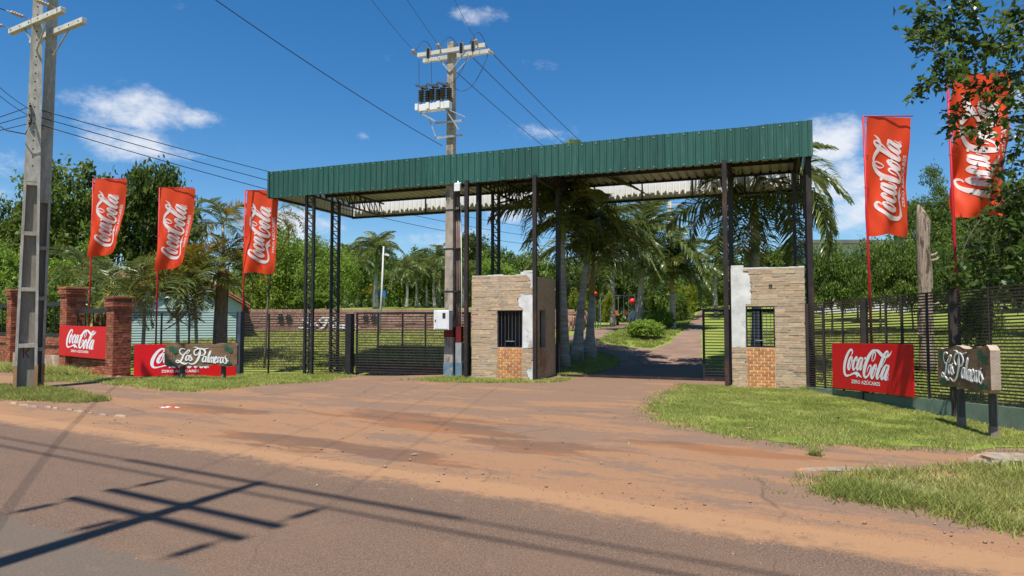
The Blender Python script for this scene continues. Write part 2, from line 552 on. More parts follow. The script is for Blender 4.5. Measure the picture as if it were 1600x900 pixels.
surf('inner_asphalt', (.16, .100, .070), (.26, .168, .118), .8, .9, .3, 60, c3=(.32, .18, .105), c3lo=.55, c3hi=.7, c3scale=.6)
surf('soil', (.27, .145, .08), (.40, .23, .125), 2, .95, .4, 30, c3=(.16, .15, .045), c3lo=.5, c3hi=.62)
# lawn soil: thatch under the grass blades
m, t, b = new_mat('lawn')
n1 = noise_node(t, 1.2, 7, .65)
n2 = noise_node(t, 28, 4, .7)
n3 = noise_node(t, .35, 5, .6)
c = ramp(t, n2, [(.28, (.14, .165, .03)), (.5, (.22, .275, .05)), (.75, (.33, .36, .09))])
c = mixc(t, mapr(t, n1, .48, .68, 0, .6), c, (.30, .26, .085))
c = mixc(t, mapr(t, n3, .5, .65, 0, .45), c, (.15, .23, .035))
link(t, c, b.inputs['Base Color'])
b.inputs['Roughness'].default_value = .95
b.inputs['Specular IOR Level'].default_value = .1
bump(t, b, n2, .9, .05)
m, t, b = new_mat('lawn_dry')
n1 = noise_node(t, 1.2, 7, .65)
n2 = noise_node(t, 26, 4, .7)
c = ramp(t, n2, [(.28, (.10, .10, .03)), (.5, (.20, .18, .055)), (.75, (.33, .27, .10))])
c = mixc(t, mapr(t, n1, .45, .62, 0, .75), c, (.11, .17, .03))
link(t, c, b.inputs['Base Color'])
b.inputs['Roughness'].default_value = .95
bump(t, b, n2, .9, .05)


# ------------------------------------------------------------------ building helpers
def root_of(o):
    while o.parent:
        o = o.parent
    return o


def tag(o, label=None, cat=None, group=None, kind=None):
    if label:
        o['label'] = label
    if cat:
        o['category'] = cat
    if group:
        o['group'] = group
    if kind:
        o['kind'] = kind
    return o


def thing(name, label, cat, loc=(0, 0, 0), group=None):
    o = bpy.data.objects.new(name, None)
    o.empty_display_size = .2
    COL.objects.link(o)
    o.location = loc
    return tag(o, label, cat, group)


class MB:
    """collects shapes given in world coordinates; build() links them as one mesh"""

    def __init__(self):
        self.v = []
        self.f = []
        self.mi = []
        self.cur = 0

    def quad(self, a, b, c, d):
        i = len(self.v)
        self.v += [tuple(a), tuple(b), tuple(c), tuple(d)]
        self.f.append((i, i + 1, i + 2, i + 3))

    def poly(self, pts):
        i = len(self.v)
        self.v += [tuple(p) for p in pts]
        self.f.append(tuple(range(i, i + len(pts))))

    def hexa(self, p):
        """8 corners: bottom ring 0-3, top ring 4-7"""
        i = len(self.v)
        self.v += [tuple(q) for q in p]
        for f in ((0, 3, 2, 1), (4, 5, 6, 7), (0, 1, 5, 4), (1, 2, 6, 5), (2, 3, 7, 6), (3, 0, 4, 7)):
            self.f.append(tuple(i + k for k in f))

    def obox(self, c, a, b, n):
        """box from centre and three half-axis vectors"""
        c, a, b, n = Vector(c), Vector(a), Vector(b), Vector(n)
        self.hexa([c - a - b - n, c + a - b - n, c + a + b - n, c - a + b - n, c - a - b + n, c + a - b + n, c + a + b + n, c - a + b + n])

    def bar(self, p, q, w, h=None, up=(0, 0, 1)):
        """rectangular bar from p to q"""
        p, q = Vector(p), Vector(q)
        d = q - p
        L = d.length
        d.normalize()
        up = Vector(up)
        if abs(d.dot(up)) > .98:
            up = Vector((U[0], U[1], 0))
        s = d.cross(up).normalized()
        n = s.cross(d).normalized()
        h = h or w
        self.obox((p + q) / 2, d * L / 2, s * w / 2, n * h / 2)

    def tube(self, pts, rad, n=8, cap=True):
        pts = [Vector(p) for p in pts]
        if not hasattr(rad, '__len__'):
            rad = [rad] * len(pts)
        i0 = len(self.v)
        ref = Vector((.31, .12, .94))
        for k, p in enumerate(pts):
            d = (pts[min(k + 1, len(pts) - 1)] - pts[max(k - 1, 0)]).normalized()
            if abs(d.dot(ref)) > .97:
                ref = Vector((.94, .2, .1))
            a = d.cross(ref).normalized()
            bb = d.cross(a).normalized()
            for j in range(n):
                an = 2 * math.pi * j / n
                self.v.append(tuple(p + (a * math.cos(an) + bb * math.sin(an)) * rad[k]))
        for k in range(len(pts) - 1):
            for j in range(n):
                a0 = i0 + k * n + j
                a1 = i0 + k * n + (j + 1) % n
                self.f.append((a0, a1, a1 + n, a0 + n))
        if cap:
            self.f.append(tuple(i0 + j for j in range(n))[::-1])
            e = i0 + (len(pts) - 1) * n
            self.f.append(tuple(e + j for j in range(n)))

    def lathe(self, base, prof, n=12, axis=(0, 0, 1)):
        ax = Vector(axis).normalized()
        q = Vector((0, 0, 1)).rotation_difference(ax)
        i0 = len(self.v)
        base = Vector(base)
        for (r, z) in prof:
            for j in range(n):
                an = 2 * math.pi * j / n
                self.v.append(tuple(base + q @ Vector((r * math.cos(an), r * math.sin(an), z))))
        for k in range(len(prof) - 1):
            for j in range(n):
                a0 = i0 + k * n + j
                a1 = i0 + k * n + (j + 1) % n
                self.f.append((a0, a1, a1 + n, a0 + n))
        self.f.append(tuple(i0 + j for j in range(n))[::-1])
        e = i0 + (len(prof) - 1) * n
        self.f.append(tuple(e + j for j in range(n)))

    def build(self, name, mat, parent=None, smooth=False, bevel=0):
        me = bpy.data.meshes.new(name)
        if parent is not None:
            o3 = root_of(parent).location
            vs = [(x - o3[0], y - o3[1], z - o3[2]) for x, y, z in self.v]
        else:
            vs = self.v
        me.from_pydata(vs, [], self.f)
        me.materials.append(MATS[mat])
        if smooth:
            me.shade_smooth()
        me.update()
        o = bpy.data.objects.new(name, me)
        COL.objects.link(o)
        if parent is not None:
            o.parent = parent
        if bevel:
            md = o.modifiers.new('bevel', 'BEVEL')
            md.width = bevel
            md.segments = 2
            md.limit_method = 'ANGLE'
        return o


_unit = {}


def unit_box(mat, jit=0, k=0):
    key = (mat, jit, k)
    if key not in _unit:
        me = bpy.data.meshes.new('block')
        rs = random.Random(k * 31 + 5)
        vs = []
        for z in (-.5, .5):
            for (x, y) in ((-.5, -.5), (.5, -.5), (.5, .5), (-.5, .5)):
                vs.append((x + rs.uniform(-jit, jit), y + rs.uniform(-jit, jit), z + rs.uniform(-jit, jit)))
        me.from_pydata(vs, [], [(0, 3, 2, 1), (4, 5, 6, 7), (0, 1, 5, 4), (1, 2, 6, 5), (2, 3, 7, 6), (3, 0, 4, 7)])
        me.materials.append(MATS[mat])
        _unit[key] = me
    return _unit[key]


def piece(name, me, parent, loc, rotz=0, scale=(1, 1, 1), tilt=0):
    o = bpy.data.objects.new(name, me)
    COL.objects.link(o)
    l = Vector(loc)
    if parent is not None:
        o.parent = parent
        l = l - root_of(parent).location
    o.location = l
    o.rotation_euler = (0, tilt, rotz)
    o.scale = scale
    return o


ROTU = math.atan2(U[1], U[0])


def attr_mesh(name, verts, faces, rnd, mats, smooth=False):
    """fast mesh from numpy arrays; faces all the same size"""
    me = bpy.data.meshes.new(name)
    nv, nf, k = len(verts), len(faces), faces.shape[1]
    me.vertices.add(nv)
    me.vertices.foreach_set('co', np.ascontiguousarray(verts, np.float32).ravel())
    me.loops.add(nf * k)
    me.loops.foreach_set('vertex_index', np.ascontiguousarray(faces, np.int32).ravel())
    me.polygons.add(nf)
    me.polygons.foreach_set('loop_start', np.arange(0, nf * k, k, dtype=np.int32))
    me.update(calc_edges=True)
    if rnd is not None:
        a = me.attributes.new('rnd', 'FLOAT', 'POINT')
        a.data.foreach_set('value', np.ascontiguousarray(rnd, np.float32))
    for mm in mats:
        me.materials.append(MATS[mm])
    if smooth:
        me.shade_smooth()
    return me


# ------------------------------------------------------------------ ground, roads, lawns
def wobble(poly, step=.35, amp=.12, seed=0, skip=()):
    out = []
    n = len(poly)
    for i in range(n):
        a, c = Vector(poly[i][:2]), Vector(poly[(i + 1) % n][:2])
        L = (c - a).length
        k = max(1, int(L / step))
        if i in skip:
            out.append((a.x, a.y))
            continue
        for j in range(k):
            p = a.lerp(c, j / k)
            w = noise.noise_vector(Vector((p.x * 1.3, p.y * 1.3, seed * 7.1))) * amp + noise.noise_vector(Vector((p.x * 5, p.y * 5, seed))) * amp * .45
            out.append((p.x + w.x, p.y + w.y))
    return out


def inside(poly, xs, ys):
    poly = np.array(poly)
    res = np.zeros(len(xs), bool)
    n = len(poly)
    j = n - 1
    for i in range(n):
        xi, yi = poly[i]
        xj, yj = poly[j]
        c = ((yi > ys) != (yj > ys)) & (xs < (xj - xi) * (ys - yi) / (yj - yi + 1e-12) + xi)
        res ^= c
        j = i
    return res


def sheet(name, poly, off, mat, step=.6):
    p = np.array(poly)
    x0, y0 = p.min(0)
    x1, y1 = p.max(0)
    gx, gy = np.meshgrid(np.arange(x0, x1, step), np.arange(y0, y1, step))
    gx, gy = gx.ravel(), gy.ravel()
    m = inside(poly, gx, gy)
    pts = [Vector(q) for q in poly] + [Vector((a, c)) for a, c in zip(gx[m], gy[m])]
    n = len(poly)
    vs, es, fs, *_ = delaunay_2d_cdt(pts, [(i, (i + 1) % n) for i in range(n)], [list(range(n))], 1, 1e-5)
    zs = ground_z([q.x for q in vs], [q.y for q in vs]) + off
    me = bpy.data.meshes.new(name)
    me.from_pydata([(q.x, q.y, z) for q, z in zip(vs, zs)], [], [tuple(f) for f in fs])
    me.materials.append(MATS[mat])
    me.shade_smooth()
    # faces look up
    bm = bmesh.new()
    bm.from_mesh(me)
    for f in bm.faces:
        if f.normal.z < 0:
            f.normal_flip()
    bm.to_mesh(me)
    bm.free()
    o = bpy.data.objects.new(name, me)
    COL.objects.link(o)
    o['kind'] = 'structure'
    return o


# one sheet to the horizon
ax = np.unique(np.concatenate([np.linspace(-900, -60, 15), np.arange(-60, -30, 3), np.arange(-30, 30, .6), np.arange(30, 60, 3), np.linspace(60, 900, 15)]))
ay = np.unique(np.concatenate([np.linspace(-300, -20, 7), np.arange(-20, 4, 3), np.arange(4, 35, .6), np.arange(35, 37.2, .15), np.arange(37.2, 48, .8), np.arange(48, 90, 3), np.linspace(90, 1500, 16)]))
GX, GY = np.meshgrid(ax, ay)
GZ = ground_z(GX.ravel(), GY.ravel())
nx, ny = len(ax), len(ay)
idx = np.arange(nx * ny).reshape(ny, nx)
fc = np.stack([idx[:-1, :-1].ravel(), idx[:-1, 1:].ravel(), idx[1:, 1:].ravel(), idx[1:, :-1].ravel()], 1)
me = attr_mesh('ground', np.stack([GX.ravel(), GY.ravel(), GZ - .012], 1), fc, None, ['lawn'], True)
ground = bpy.data.objects.new('ground', me)
COL.objects.link(ground)
ground['kind'] = 'structure'


def rn(r, n):
    p = RD * r + RN * n
    return (p[0], p[1])


road_poly = [rn(r, -.5) for r in np.arange(-90, 91, 4)] + [rn(r, 5.72) for r in np.arange(90, -91, -4)]
sheet('road', road_poly, .012, 'road_asphalt', .9)
apron_poly = [rn(-90, 5.6), rn(90, 5.6), rn(90, 9.2), rn(12, 8.8), (7.6, 8.0), (7.3, 12.5), (7, 15.7)] + [tuple(uv(15.2, 2.0)[:2]), tuple(uv(15.2, 4.2)[:2]), tuple(uv(12.9, 4.4)[:2])] + \
    [tuple(uv(10.4, 4.4)[:2]), tuple(uv(9.9, 2.0)[:2]), tuple(uv(8.9, 1.6)[:2]), tuple(uv(6.3, 1.6)[:2]), tuple(uv(2.6, 1.1)[:2]), tuple(uv(2.0, -.3)[:2]), (-9, 20.6), (-12, 20), (-20, 22.5), (-90 * .864 + 8.6 * .503, 90 * .503 + 8.6 * .864)]
sheet('driveway_apron', wobble(apron_poly, 1.0, .05, 2), .004, 'apron_clay', .7)

# drive going up the hill and the side drive
inner_px = [(905, 591), (1096, 591), (1096, 560), (1096, 540), (1096, 510), (1098, 487), (1091, 487), (1087, 496), (1073, 513), (1048, 535), (1020, 546), (985, 543), (956, 539), (931, 535), (974, 513), (1005, 500), (1036, 487),
            (1018, 487), (977, 504), (931, 515), (885, 527), (850, 535), (820, 540), (820, 556), (900, 550), (935, 550), (968, 558), (966, 572), (940, 581)]
inner_poly = [gpt(*q) for q in inner_px]
sheet('inner_driveway', wobble([tuple(p[:2]) for p in inner_poly], .8, .10, 5), .010, 'inner_asphalt', .6)

# grass areas in front of the gate
lawn_right = [(2.25, 11.0), (2.45, 12.4), (3.1, 14.4), (4.2, 16.9), tuple(uv(13.6, 0.1)[:2]), tuple(uv(15.4, 0.1)[:2]), (6.85, 15.6), (7.34, 11.2), (7.62, 8.6), (7.75, 7.6),
              (6.6, 8.2), (5.6, 8.45), (4.7, 8.5), (3.6, 8.75), (2.75, 9.6)]
lawn_near = [(2.62, 6.95), (3.1, 7.0), (4.1, 7.25), (5.0, 7.55), (6.4, 7.75), (8.4, 7.3), (9.5, 4.6), (7.2, 3.3), (4.6, 4.35), (3.55, 5.35), (2.95, 6.05), (2.7, 6.5)]
lawn_left = [tuple(gpt(*q)[:2]) for q in ((40, 588), (150, 588), (170, 593), (207, 592), (300, 589), (400, 586), (470, 586), (548, 585), (560, 588), (505, 597), (440, 601), (380, 606), (310, 613), (255, 611), (200, 604), (150, 599), (95, 597), (40, 597))]
berm_left = [tuple(gpt(*q)[:2]) for q in ((-160, 602), (0, 602), (60, 605), (110, 611), (150, 619), (172, 627), (130, 630), (60, 628), (0, 624), (-160, 618))]
strip_booth = [tuple(uv(5.3, -.85)[:2]), tuple(uv(6.4, .25)[:2]), tuple(uv(8.9, .2)[:2]), tuple(uv(9.5, .9)[:2]), tuple(uv(9.85, .3)[:2]), tuple(uv(9.2, -.55)[:2]), tuple(uv(8.0, -1.15)[:2]), tuple(uv(6.6, -1.3)[:2])]
palm_bed = [tuple(uv(9.0, 1.5)[:2])] + [tuple(gpt(*q)[:2]) for q in ((905, 589), (940, 580), (964, 571), (964, 559), (935, 552), (900, 552), (850, 555))] + [tuple(uv(8.2, 3.5)[:2])]
LAWNS = []
for nm, poly, mat, off in (('lawn', lawn_right, 'lawn', .020), ('lawn', lawn_near, 'lawn_dry', .020), ('lawn', lawn_left, 'lawn', .016), ('lawn', berm_left, 'lawn_dry', .022),
                           ('lawn', strip_booth, 'lawn', .018), ('lawn', palm_bed, 'lawn', .020)):
    w = wobble(poly, .16, .13, len(LAWNS) + 3)
    LAWNS.append(w)
    # the turf itself ends inside the ragged fringe of blades
    n_ = len(w)
    area = sum(w[i][0] * w[(i + 1) % n_][1] - w[(i + 1) % n_][0] * w[i][1] for i in range(n_))
    sg = 1 if area > 0 else -1
    wi = []
    for i in range(n_):
        a_, c_ = Vector(w[(i - 4) % n_]), Vector(w[(i + 4) % n_])
        d_ = (c_ - a_).normalized()
        ins_ = (.24 if mat == 'lawn' else .30) * (1 + 1.1 * noise.noise(Vector((w[i][0] * 2.2, w[i][1] * 2.2, 4))))
        wi.append((w[i][0] - sg * d_.y * ins_, w[i][1] + sg * d_.x * ins_))
    sheet(nm, wi, .010, mat, .5)


def grass(name, poly, dens, h, w, seed, mat='grass_blade', off=.015, edge=.0, ymax=99, fade=None):
    rs = np.random.default_rng(seed)
    p = np.array(poly)
    x0, y0 = p.min(0) - (fade or 0)
    x1, y1 = p.max(0) + (fade or 0)
    n = int((x1 - x0) * (y1 - y0) * dens)
    xs = rs.uniform(x0, x1, n)
    ys = rs.uniform(y0, y1, n)
    m = (ys < ymax)
    ins = inside(poly, xs, ys)
    if fade is not None:
        dist = np.full(n, 9.0)
        for i0 in range(0, n, 40000):
            q_ = np.stack([xs[i0:i0 + 40000], ys[i0:i0 + 40000]], 1)
            best = np.full(len(q_), 9.0)
            for bq in p[::2]:
                best = np.minimum(best, (q_[:, 0] - bq[0]) ** 2 + (q_[:, 1] - bq[1]) ** 2)
            dist[i0:i0 + 40000] = np.sqrt(best)
        sdist = np.where(ins, dist, -dist)
        m &= rs.uniform(0, 1, n) < np.clip((sdist + fade * .5) / (fade * 1.6), 0, 1) ** 1.4
    else:
        m &= ins
    # keep what the picture can see, with a margin
    m &= (np.abs(xs) < ys * .95 + 1.5)
    # clumpy thinning
    f = np.array([noise.noise(Vector((a * 1.7, c * 1.7, seed))) for a, c in zip(xs[m], ys[m])])
    xs, ys = xs[m], ys[m]
    keep = rs.uniform(0, 1, len(xs)) < np.clip(.72 + f * 1.3, .10, 1)
    xs, ys, f = xs[keep], ys[keep], f[keep]
    n = len(xs)
    zs = ground_z(xs, ys) + off
    hh = h * rs.uniform(.45, 1.25, n) * (1 + .5 * f)
    an = rs.uniform(0, 2 * np.pi, n)
    lean = rs.uniform(.4, 1.6, n) * hh
    la = rs.uniform(0, 2 * np.pi, n)
    ww = w * rs.uniform(.6, 1.3, n)
    v = np.zeros((n, 3, 3), np.float32)
    v[:, 0] = np.stack([xs - np.cos(an) * ww, ys - np.sin(an) * ww, zs - .01], 1)
    v[:, 1] = np.stack([xs + np.cos(an) * ww, ys + np.sin(an) * ww, zs - .01], 1)
    v[:, 2] = np.stack([xs + np.cos(la) * lean, ys + np.sin(la) * lean, zs + hh], 1)
    dry = np.array([noise.noise(Vector((a * .8, c * .8, seed + 9))) + .6 * noise.noise(Vector((a * 3.1, c * 3.1, seed))) for a, c in zip(xs, ys)])
    rnd = np.clip(rs.normal(.46, .2, n) - .12 * f + .24 * dry, 0, 1).repeat(3)
    me = attr_mesh(name, v.reshape(-1, 3), np.arange(n * 3).reshape(-1, 3), rnd, [mat])
    o = bpy.data.objects.new(name, me)
    COL.objects.link(o)
    return tag(o, kind='stuff')


tag(grass('grass', LAWNS[0], 7500, .036, .006, 1, fade=0.6), 'short mown grass in front of the right fence and booth', 'grass')
tag(grass('grass', LAWNS[1], 9000, .065, .006, 2, 'grass_rough', fade=0.5), 'rough grass patch at the road edge, lower right', 'grass')
tag(grass('grass', LAWNS[2], 2600, .065, .009, 3, fade=0.5), 'grass below the brick wall and red boards on the left', 'grass')
tag(grass('grass', LAWNS[3], 3200, .08, .009, 4, 'grass_rough', fade=0.35), 'dry grass on the berm round the twin pole', 'grass')
tag(grass('grass', LAWNS[4], 4200, .055, .008, 5, fade=0.25), 'strip of grass at the foot of the left booth', 'grass')
tag(grass('grass', LAWNS[5], 2600, .07, .010, 6, fade=0.25), 'shaded grass under the near palms', 'grass')
tall = [(5.2, 7.2), (6.6, 7.65), (8.4, 7.0), (8.4, 5.6), (5.6, 6.5), (4.6, 6.9)]
tag(grass('grass', tall, 1500, .17, .006, 8, 'grass_blade'), 'taller green grass at the right picture edge', 'grass')
back = [tuple(uv(-6, 1.6)[:2]), tuple(uv(7.0, 1.6)[:2]), tuple(uv(8, 7)[:2]), (1.0, 32), (2.6, 35.6), (-18, 35.6), (-18, 25)]
tag(grass('grass', back, 520, .12, .02, 9), 'lawn rising behind the left gate', 'grass')
backr = [(7.7, 8.5), (7.2, 15.6), (7.0, 19.0), (8.5, 25), (10.5, 33), (30, 33), (30, 9)]
tag(grass('grass', backr, 420, .10, .016, 10), 'lawn behind the right fence', 'grass')
weed_strip = [(-18, 22.4), (-12.2, 19.1), (-11.9, 19.6), (-13.8, 21), (-18, 23.6)]
tag(grass('grass', weed_strip, 1500, .22, .014, 12), 'longer weeds at the foot of the brick wall', 'grass')
island = [tuple(gpt(*q)[:2]) for q in ((935, 534), (956, 537), (985, 541), (1020, 544), (1046, 534), (1071, 513), (1086, 496), (1060, 490), (1034, 489), (1005, 502), (974, 515))]
tag(grass('grass', island, 700, .08, .018, 13), 'grass island between the two drives', 'grass')


# ------------------------------------------------------------------ lettering traced as pen strokes
def smooth_path(pts, per=5):
    """Catmull-Rom through (x, y, w)"""
    out = []
    n = len(pts)
    P = [np.array(p, float) for p in pts]
    for i in range(n - 1):
        p0, p1, p2, p3 = P[max(i - 1, 0)], P[i], P[i + 1], P[min(i + 2, n - 1)]
        for k in range(per):
            t_ = k / per
            out.append(.5 * ((2 * p1) + (-p0 + p2) * t_ + (2 * p0 - 5 * p1 + 4 * p2 - p3) * t_ ** 2 + (-p0 + 3 * p1 - 3 * p2 + p3) * t_ ** 3))
    out.append(P[-1])
    return out


def stroke_tris(pts, per=5):
    """ribbon of quads in 2D for a pen stroke"""
    pp = smooth_path(pts, per)
    quads = []
    L, Rr = [], []
    for i, p in enumerate(pp):
        d = pp[min(i + 1, len(pp) - 1)][:2] - pp[max(i - 1, 0)][:2]
        d = d / (np.linalg.norm(d) + 1e-9)
        nrm = np.array((-d[1], d[0]))
        w = max(p[2], .002) / 2
        L.append(p[:2] + nrm * w)
        Rr.append(p[:2] - nrm * w)
    for i in range(len(pp) - 1):
        quads.append((L[i], Rr[i], Rr[i + 1], L[i + 1]))
    return quads


# the red boards' script, points read off the right board (board corners in that enlargement below)
CT = [(25, 70), (1305, 75), (1330, 840), (45, 725)]


def rect(px, py):
    """picture point on the right board -> board coordinates, width 3.04, height 1 (y up)"""
    a, b_, c, d = [np.array(q, float) for q in CT]
    u_, v_ = .5, .5
    for _ in range(12):
        p = a * (1 - u_) * (1 - v_) + b_ * u_ * (1 - v_) + c * u_ * v_ + d * (1 - u_) * v_
        du = (b_ - a) * (1 - v_) + (c - d) * v_
        dv = (d - a) * (1 - u_) + (c - b_) * u_
        J = np.array([du, dv]).T
        e = np.linalg.solve(J, np.array((px, py)) - p)
        u_ += e[0]
        v_ += e[1]
    return u_ * 3.04, 1 - v_


def S(*pts):
    return [(*rect(x, y), w) for x, y, w in pts]


K = 1.0
SCRIPT = [
    # capital C with its ribbon tail
    S((378, 238, .012), (398, 222, .03), (404, 190, .05), (388, 163, .05), (352, 180, .062), (312, 245, .085), (277, 340, .10), (262, 430, .10), (266, 500, .088), (290, 542, .062), (325, 548, .042), (380, 533, .034), (435, 512, .045), (480, 512, .075), (512, 530, .07), (540, 552, .04), (566, 577, .008)),
    S((440, 512, .02), (478, 530, .055), (487, 552, .05), (484, 576, .008)),
    # o
    S((392, 262, .05), (362, 300, .075), (338, 380, .09), (333, 430, .085), (344, 456, .05), (366, 430, .035), (392, 350, .035), (402, 290, .04), (392, 262, .045), (380, 300, .03), (395, 335, .02), (432, 310, .015)),
    # c
    S((468, 330, .03), (488, 296, .045), (474, 272, .045), (444, 310, .07), (418, 385, .085), (416, 435, .08), (432, 458, .05), (458, 430, .025), (490, 385, .012)),
    # a
    S((566, 285, .03), (540, 285, .05), (508, 340, .08), (486, 410, .085), (484, 445, .07), (498, 456, .045), (524, 420, .03), (556, 330, .03), (574, 280, .035)),
    S((584, 278, .03), (572, 310, .075), (548, 385, .085), (536, 435, .08), (548, 455, .045), (570, 425, .02), (592, 375, .012)),
    # hyphen
    S((608, 292, .05), (632, 284, .05)),
    # capital C, second word
    S((742, 334, .008), (728, 312, .025), (730, 270, .032), (748, 215, .034), (772, 192, .034), (782, 214, .034), (776, 262, .03), (758, 312, .022), (740, 335, .01)),
    S((812, 190, .015), (780, 170, .04), (740, 178, .06), (695, 230, .085), (652, 310, .105), (620, 400, .11), (603, 480, .105), (602, 535, .085), (620, 566, .06), (652, 558, .045), (690, 500, .045), (712, 435, .05), (712, 398, .045), (694, 392, .03), (668, 430, .028), (652, 492, .012)),
    # ribbon into the l
    S((760, 172, .012), (800, 170, .05), (835, 190, .075), (868, 225, .085), (900, 250, .07), (935, 264, .055), (972, 250, .05), (1000, 222, .035), (1026, 172, .006)),
    # o
    S((784, 380, .05), (752, 425, .078), (724, 505, .092), (718, 550, .085), (730, 578, .055), (752, 555, .038), (782, 470, .036), (796, 405, .042), (784, 380, .045), (772, 420, .028), (786, 455, .02), (822, 430, .012)),
    # l
    S((872, 420, .012), (905, 360, .022), (945, 275, .026), (972, 210, .035), (966, 182, .035), (940, 195, .05), (905, 262, .085), (866, 365, .095), (828, 470, .095), (806, 545, .088), (812, 582, .055), (836, 565, .03), (862, 515, .012)),
    # a
    S((968, 388, .03), (940, 392, .05), (906, 450, .082), (878, 530, .09), (874, 572, .075), (890, 588, .045), (916, 550, .032), (952, 450, .03), (974, 388, .035)),
    S((988, 384, .03), (974, 420, .075), (946, 510, .088), (930, 570, .082), (942, 596, .048), (964, 565, .022), (988, 500, .01)),
]
# small registered mark
cx, cy = rect(968, 586)
SCRIPT.append([(cx + .025 * math.cos(a_ * math.pi / 4), cy + .025 * math.sin(a_ * math.pi / 4), .010) for a_ in range(9)])
LOGO_QUADS = [q for st in SCRIPT for q in stroke_tris(st, 4)]


def text_polys(txt, height, width, bold=.0):
    """outline text from the built-in font, scaled to a box; returns (verts2d, faces)"""
    cu = bpy.data.curves.new('txt', 'FONT')
    cu.body = txt
    cu.offset = bold
    cu.resolution_u = 2
    o = bpy.data.objects.new('txt', cu)
    COL.objects.link(o)
    dg = bpy.context.evaluated_depsgraph_get()
    me = o.evaluated_get(dg).to_mesh()
    vs = np.array([v.co[:2] for v in me.vertices])
    fs = [tuple(p.vertices) for p in me.polygons]
    o.to_mesh_clear()
    bpy.data.objects.remove(o)
    bpy.data.curves.remove(cu)
    mn, mx = vs.min(0), vs.max(0)
    vs = (vs - mn) / (mx - mn) * np.array((width, height))
    return vs, fs


zx0, zy0 = rect(385, 655)
zx1, _ = rect(855, 640)
TXT_V, TXT_F = text_polys('ZERO AZÚCARES', .098, zx1 - zx0, .02)
TXT_V = TXT_V + np.array((zx0, rect(620, 676)[1]))


def lettering(name, fn, mat, parent, per_layer=.0004, quads=LOGO_QUADS, texts=((TXT_V, TXT_F),)):
    """map 2D strokes through fn(x, y, lift) -> world point; strokes stacked a hair apart"""
    mb = MB()
    for i, q in enumerate(quads):
        lift = per_layer * (1 + (i // 12) % 9)
        mb.quad(*[fn(p[0], p[1], lift) for p in q])
    for (vs, fs) in texts:
        i0 = len(mb.v)
        mb.v += [tuple(fn(p[0], p[1], per_layer * 2)) for p in vs]
        mb.f += [tuple(i0 + k for k in f) for f in fs]
    return mb.build(name, mat, parent)


def red_board(p_bl, p_br, p_tl, p_tr, label, facing):
    """flat advertising board from its four corners, thin with a folded rim"""
    bl, br, tl, tr_ = [Vector(p) for p in (p_bl, p_br, p_tl, p_tr)]
    nrm = (br - bl).cross(tl - bl).normalized()
    if nrm.dot(Vector(facing)) < 0:
        nrm = -nrm
    root = thing('advertising_board', label, 'board', (bl + br) / 2, 'red advertising boards')
    mb = MB()
    back = -nrm * .025
    mb.hexa([bl + back, br + back, br, bl, tl + back, tr_ + back, tr_, tl])
    mb.build('panel', 'board_red', root, bevel=.004)

    def fn(x, y, lift):
        u_ = x / 3.04
        return bl * (1 - u_) * (1 - y) + br * u_ * (1 - y) + tl * (1 - u_) * y + tr_ * u_ * y + nrm * (.002 + lift)
    lo = lettering('lettering', fn, 'lettering_white', root)
    lo['label'] = 'white script and small capitals on the red board'
    # back rails
    mb = MB()
    for k in (.25, .75):
        a = bl.lerp(tl, k) - nrm * .04
        c = br.lerp(tr_, k) - nrm * .04
        mb.bar(a, c, .03, .03)
    mb.build('rail', 'galvanised', root)
    return root


# right board, fixed to the fence
FA, FB = Vector((6.78, 15.75, 0)), Vector((7.50, 9.0, 0))       # right fence line


def fence_r(y):
    k = (y - FA.y) / (FB.y - FA.y)
    return FA.lerp(FB, k)


def off_r(y, o, z):
    p = fence_r(y)
    return Vector((p.x - o, y, z))


red_board(off_r(14.4, .20, .19), off_r(11.95, .20, .255), off_r(14.4, .20, 1.11), off_r(11.95, .20, 1.175), 'red advertising board hung on the right slatted fence', (-1, -.2, 0))
# left boards
a, c = at(210, 590, 19.9), at(363, 589, 19.9)
za = -.06
red_board((a.x, 19.85, za), (c.x, 20.15, za), (a.x, 19.85, za + .95), (c.x, 20.15, za + .95), 'red advertising board partly hidden behind the carved wooden sign', (0, -1, 0))

# ------------------------------------------------------------------ brick wall, pillars and iron panels on the left
W1 = Vector((X(187, 19.85), 19.85, 0))
W2 = Vector((X(114, 22.0), 22.0, 0))
W3 = Vector((X(27, 24.3), 24.3, 0))
wd = (W2 - W1).normalized()
ROTW = math.atan2(wd.y, wd.x)
wnrm = Vector((-wd.y, wd.x, 0))
if wnrm.y > 0:
    wnrm = -wnrm


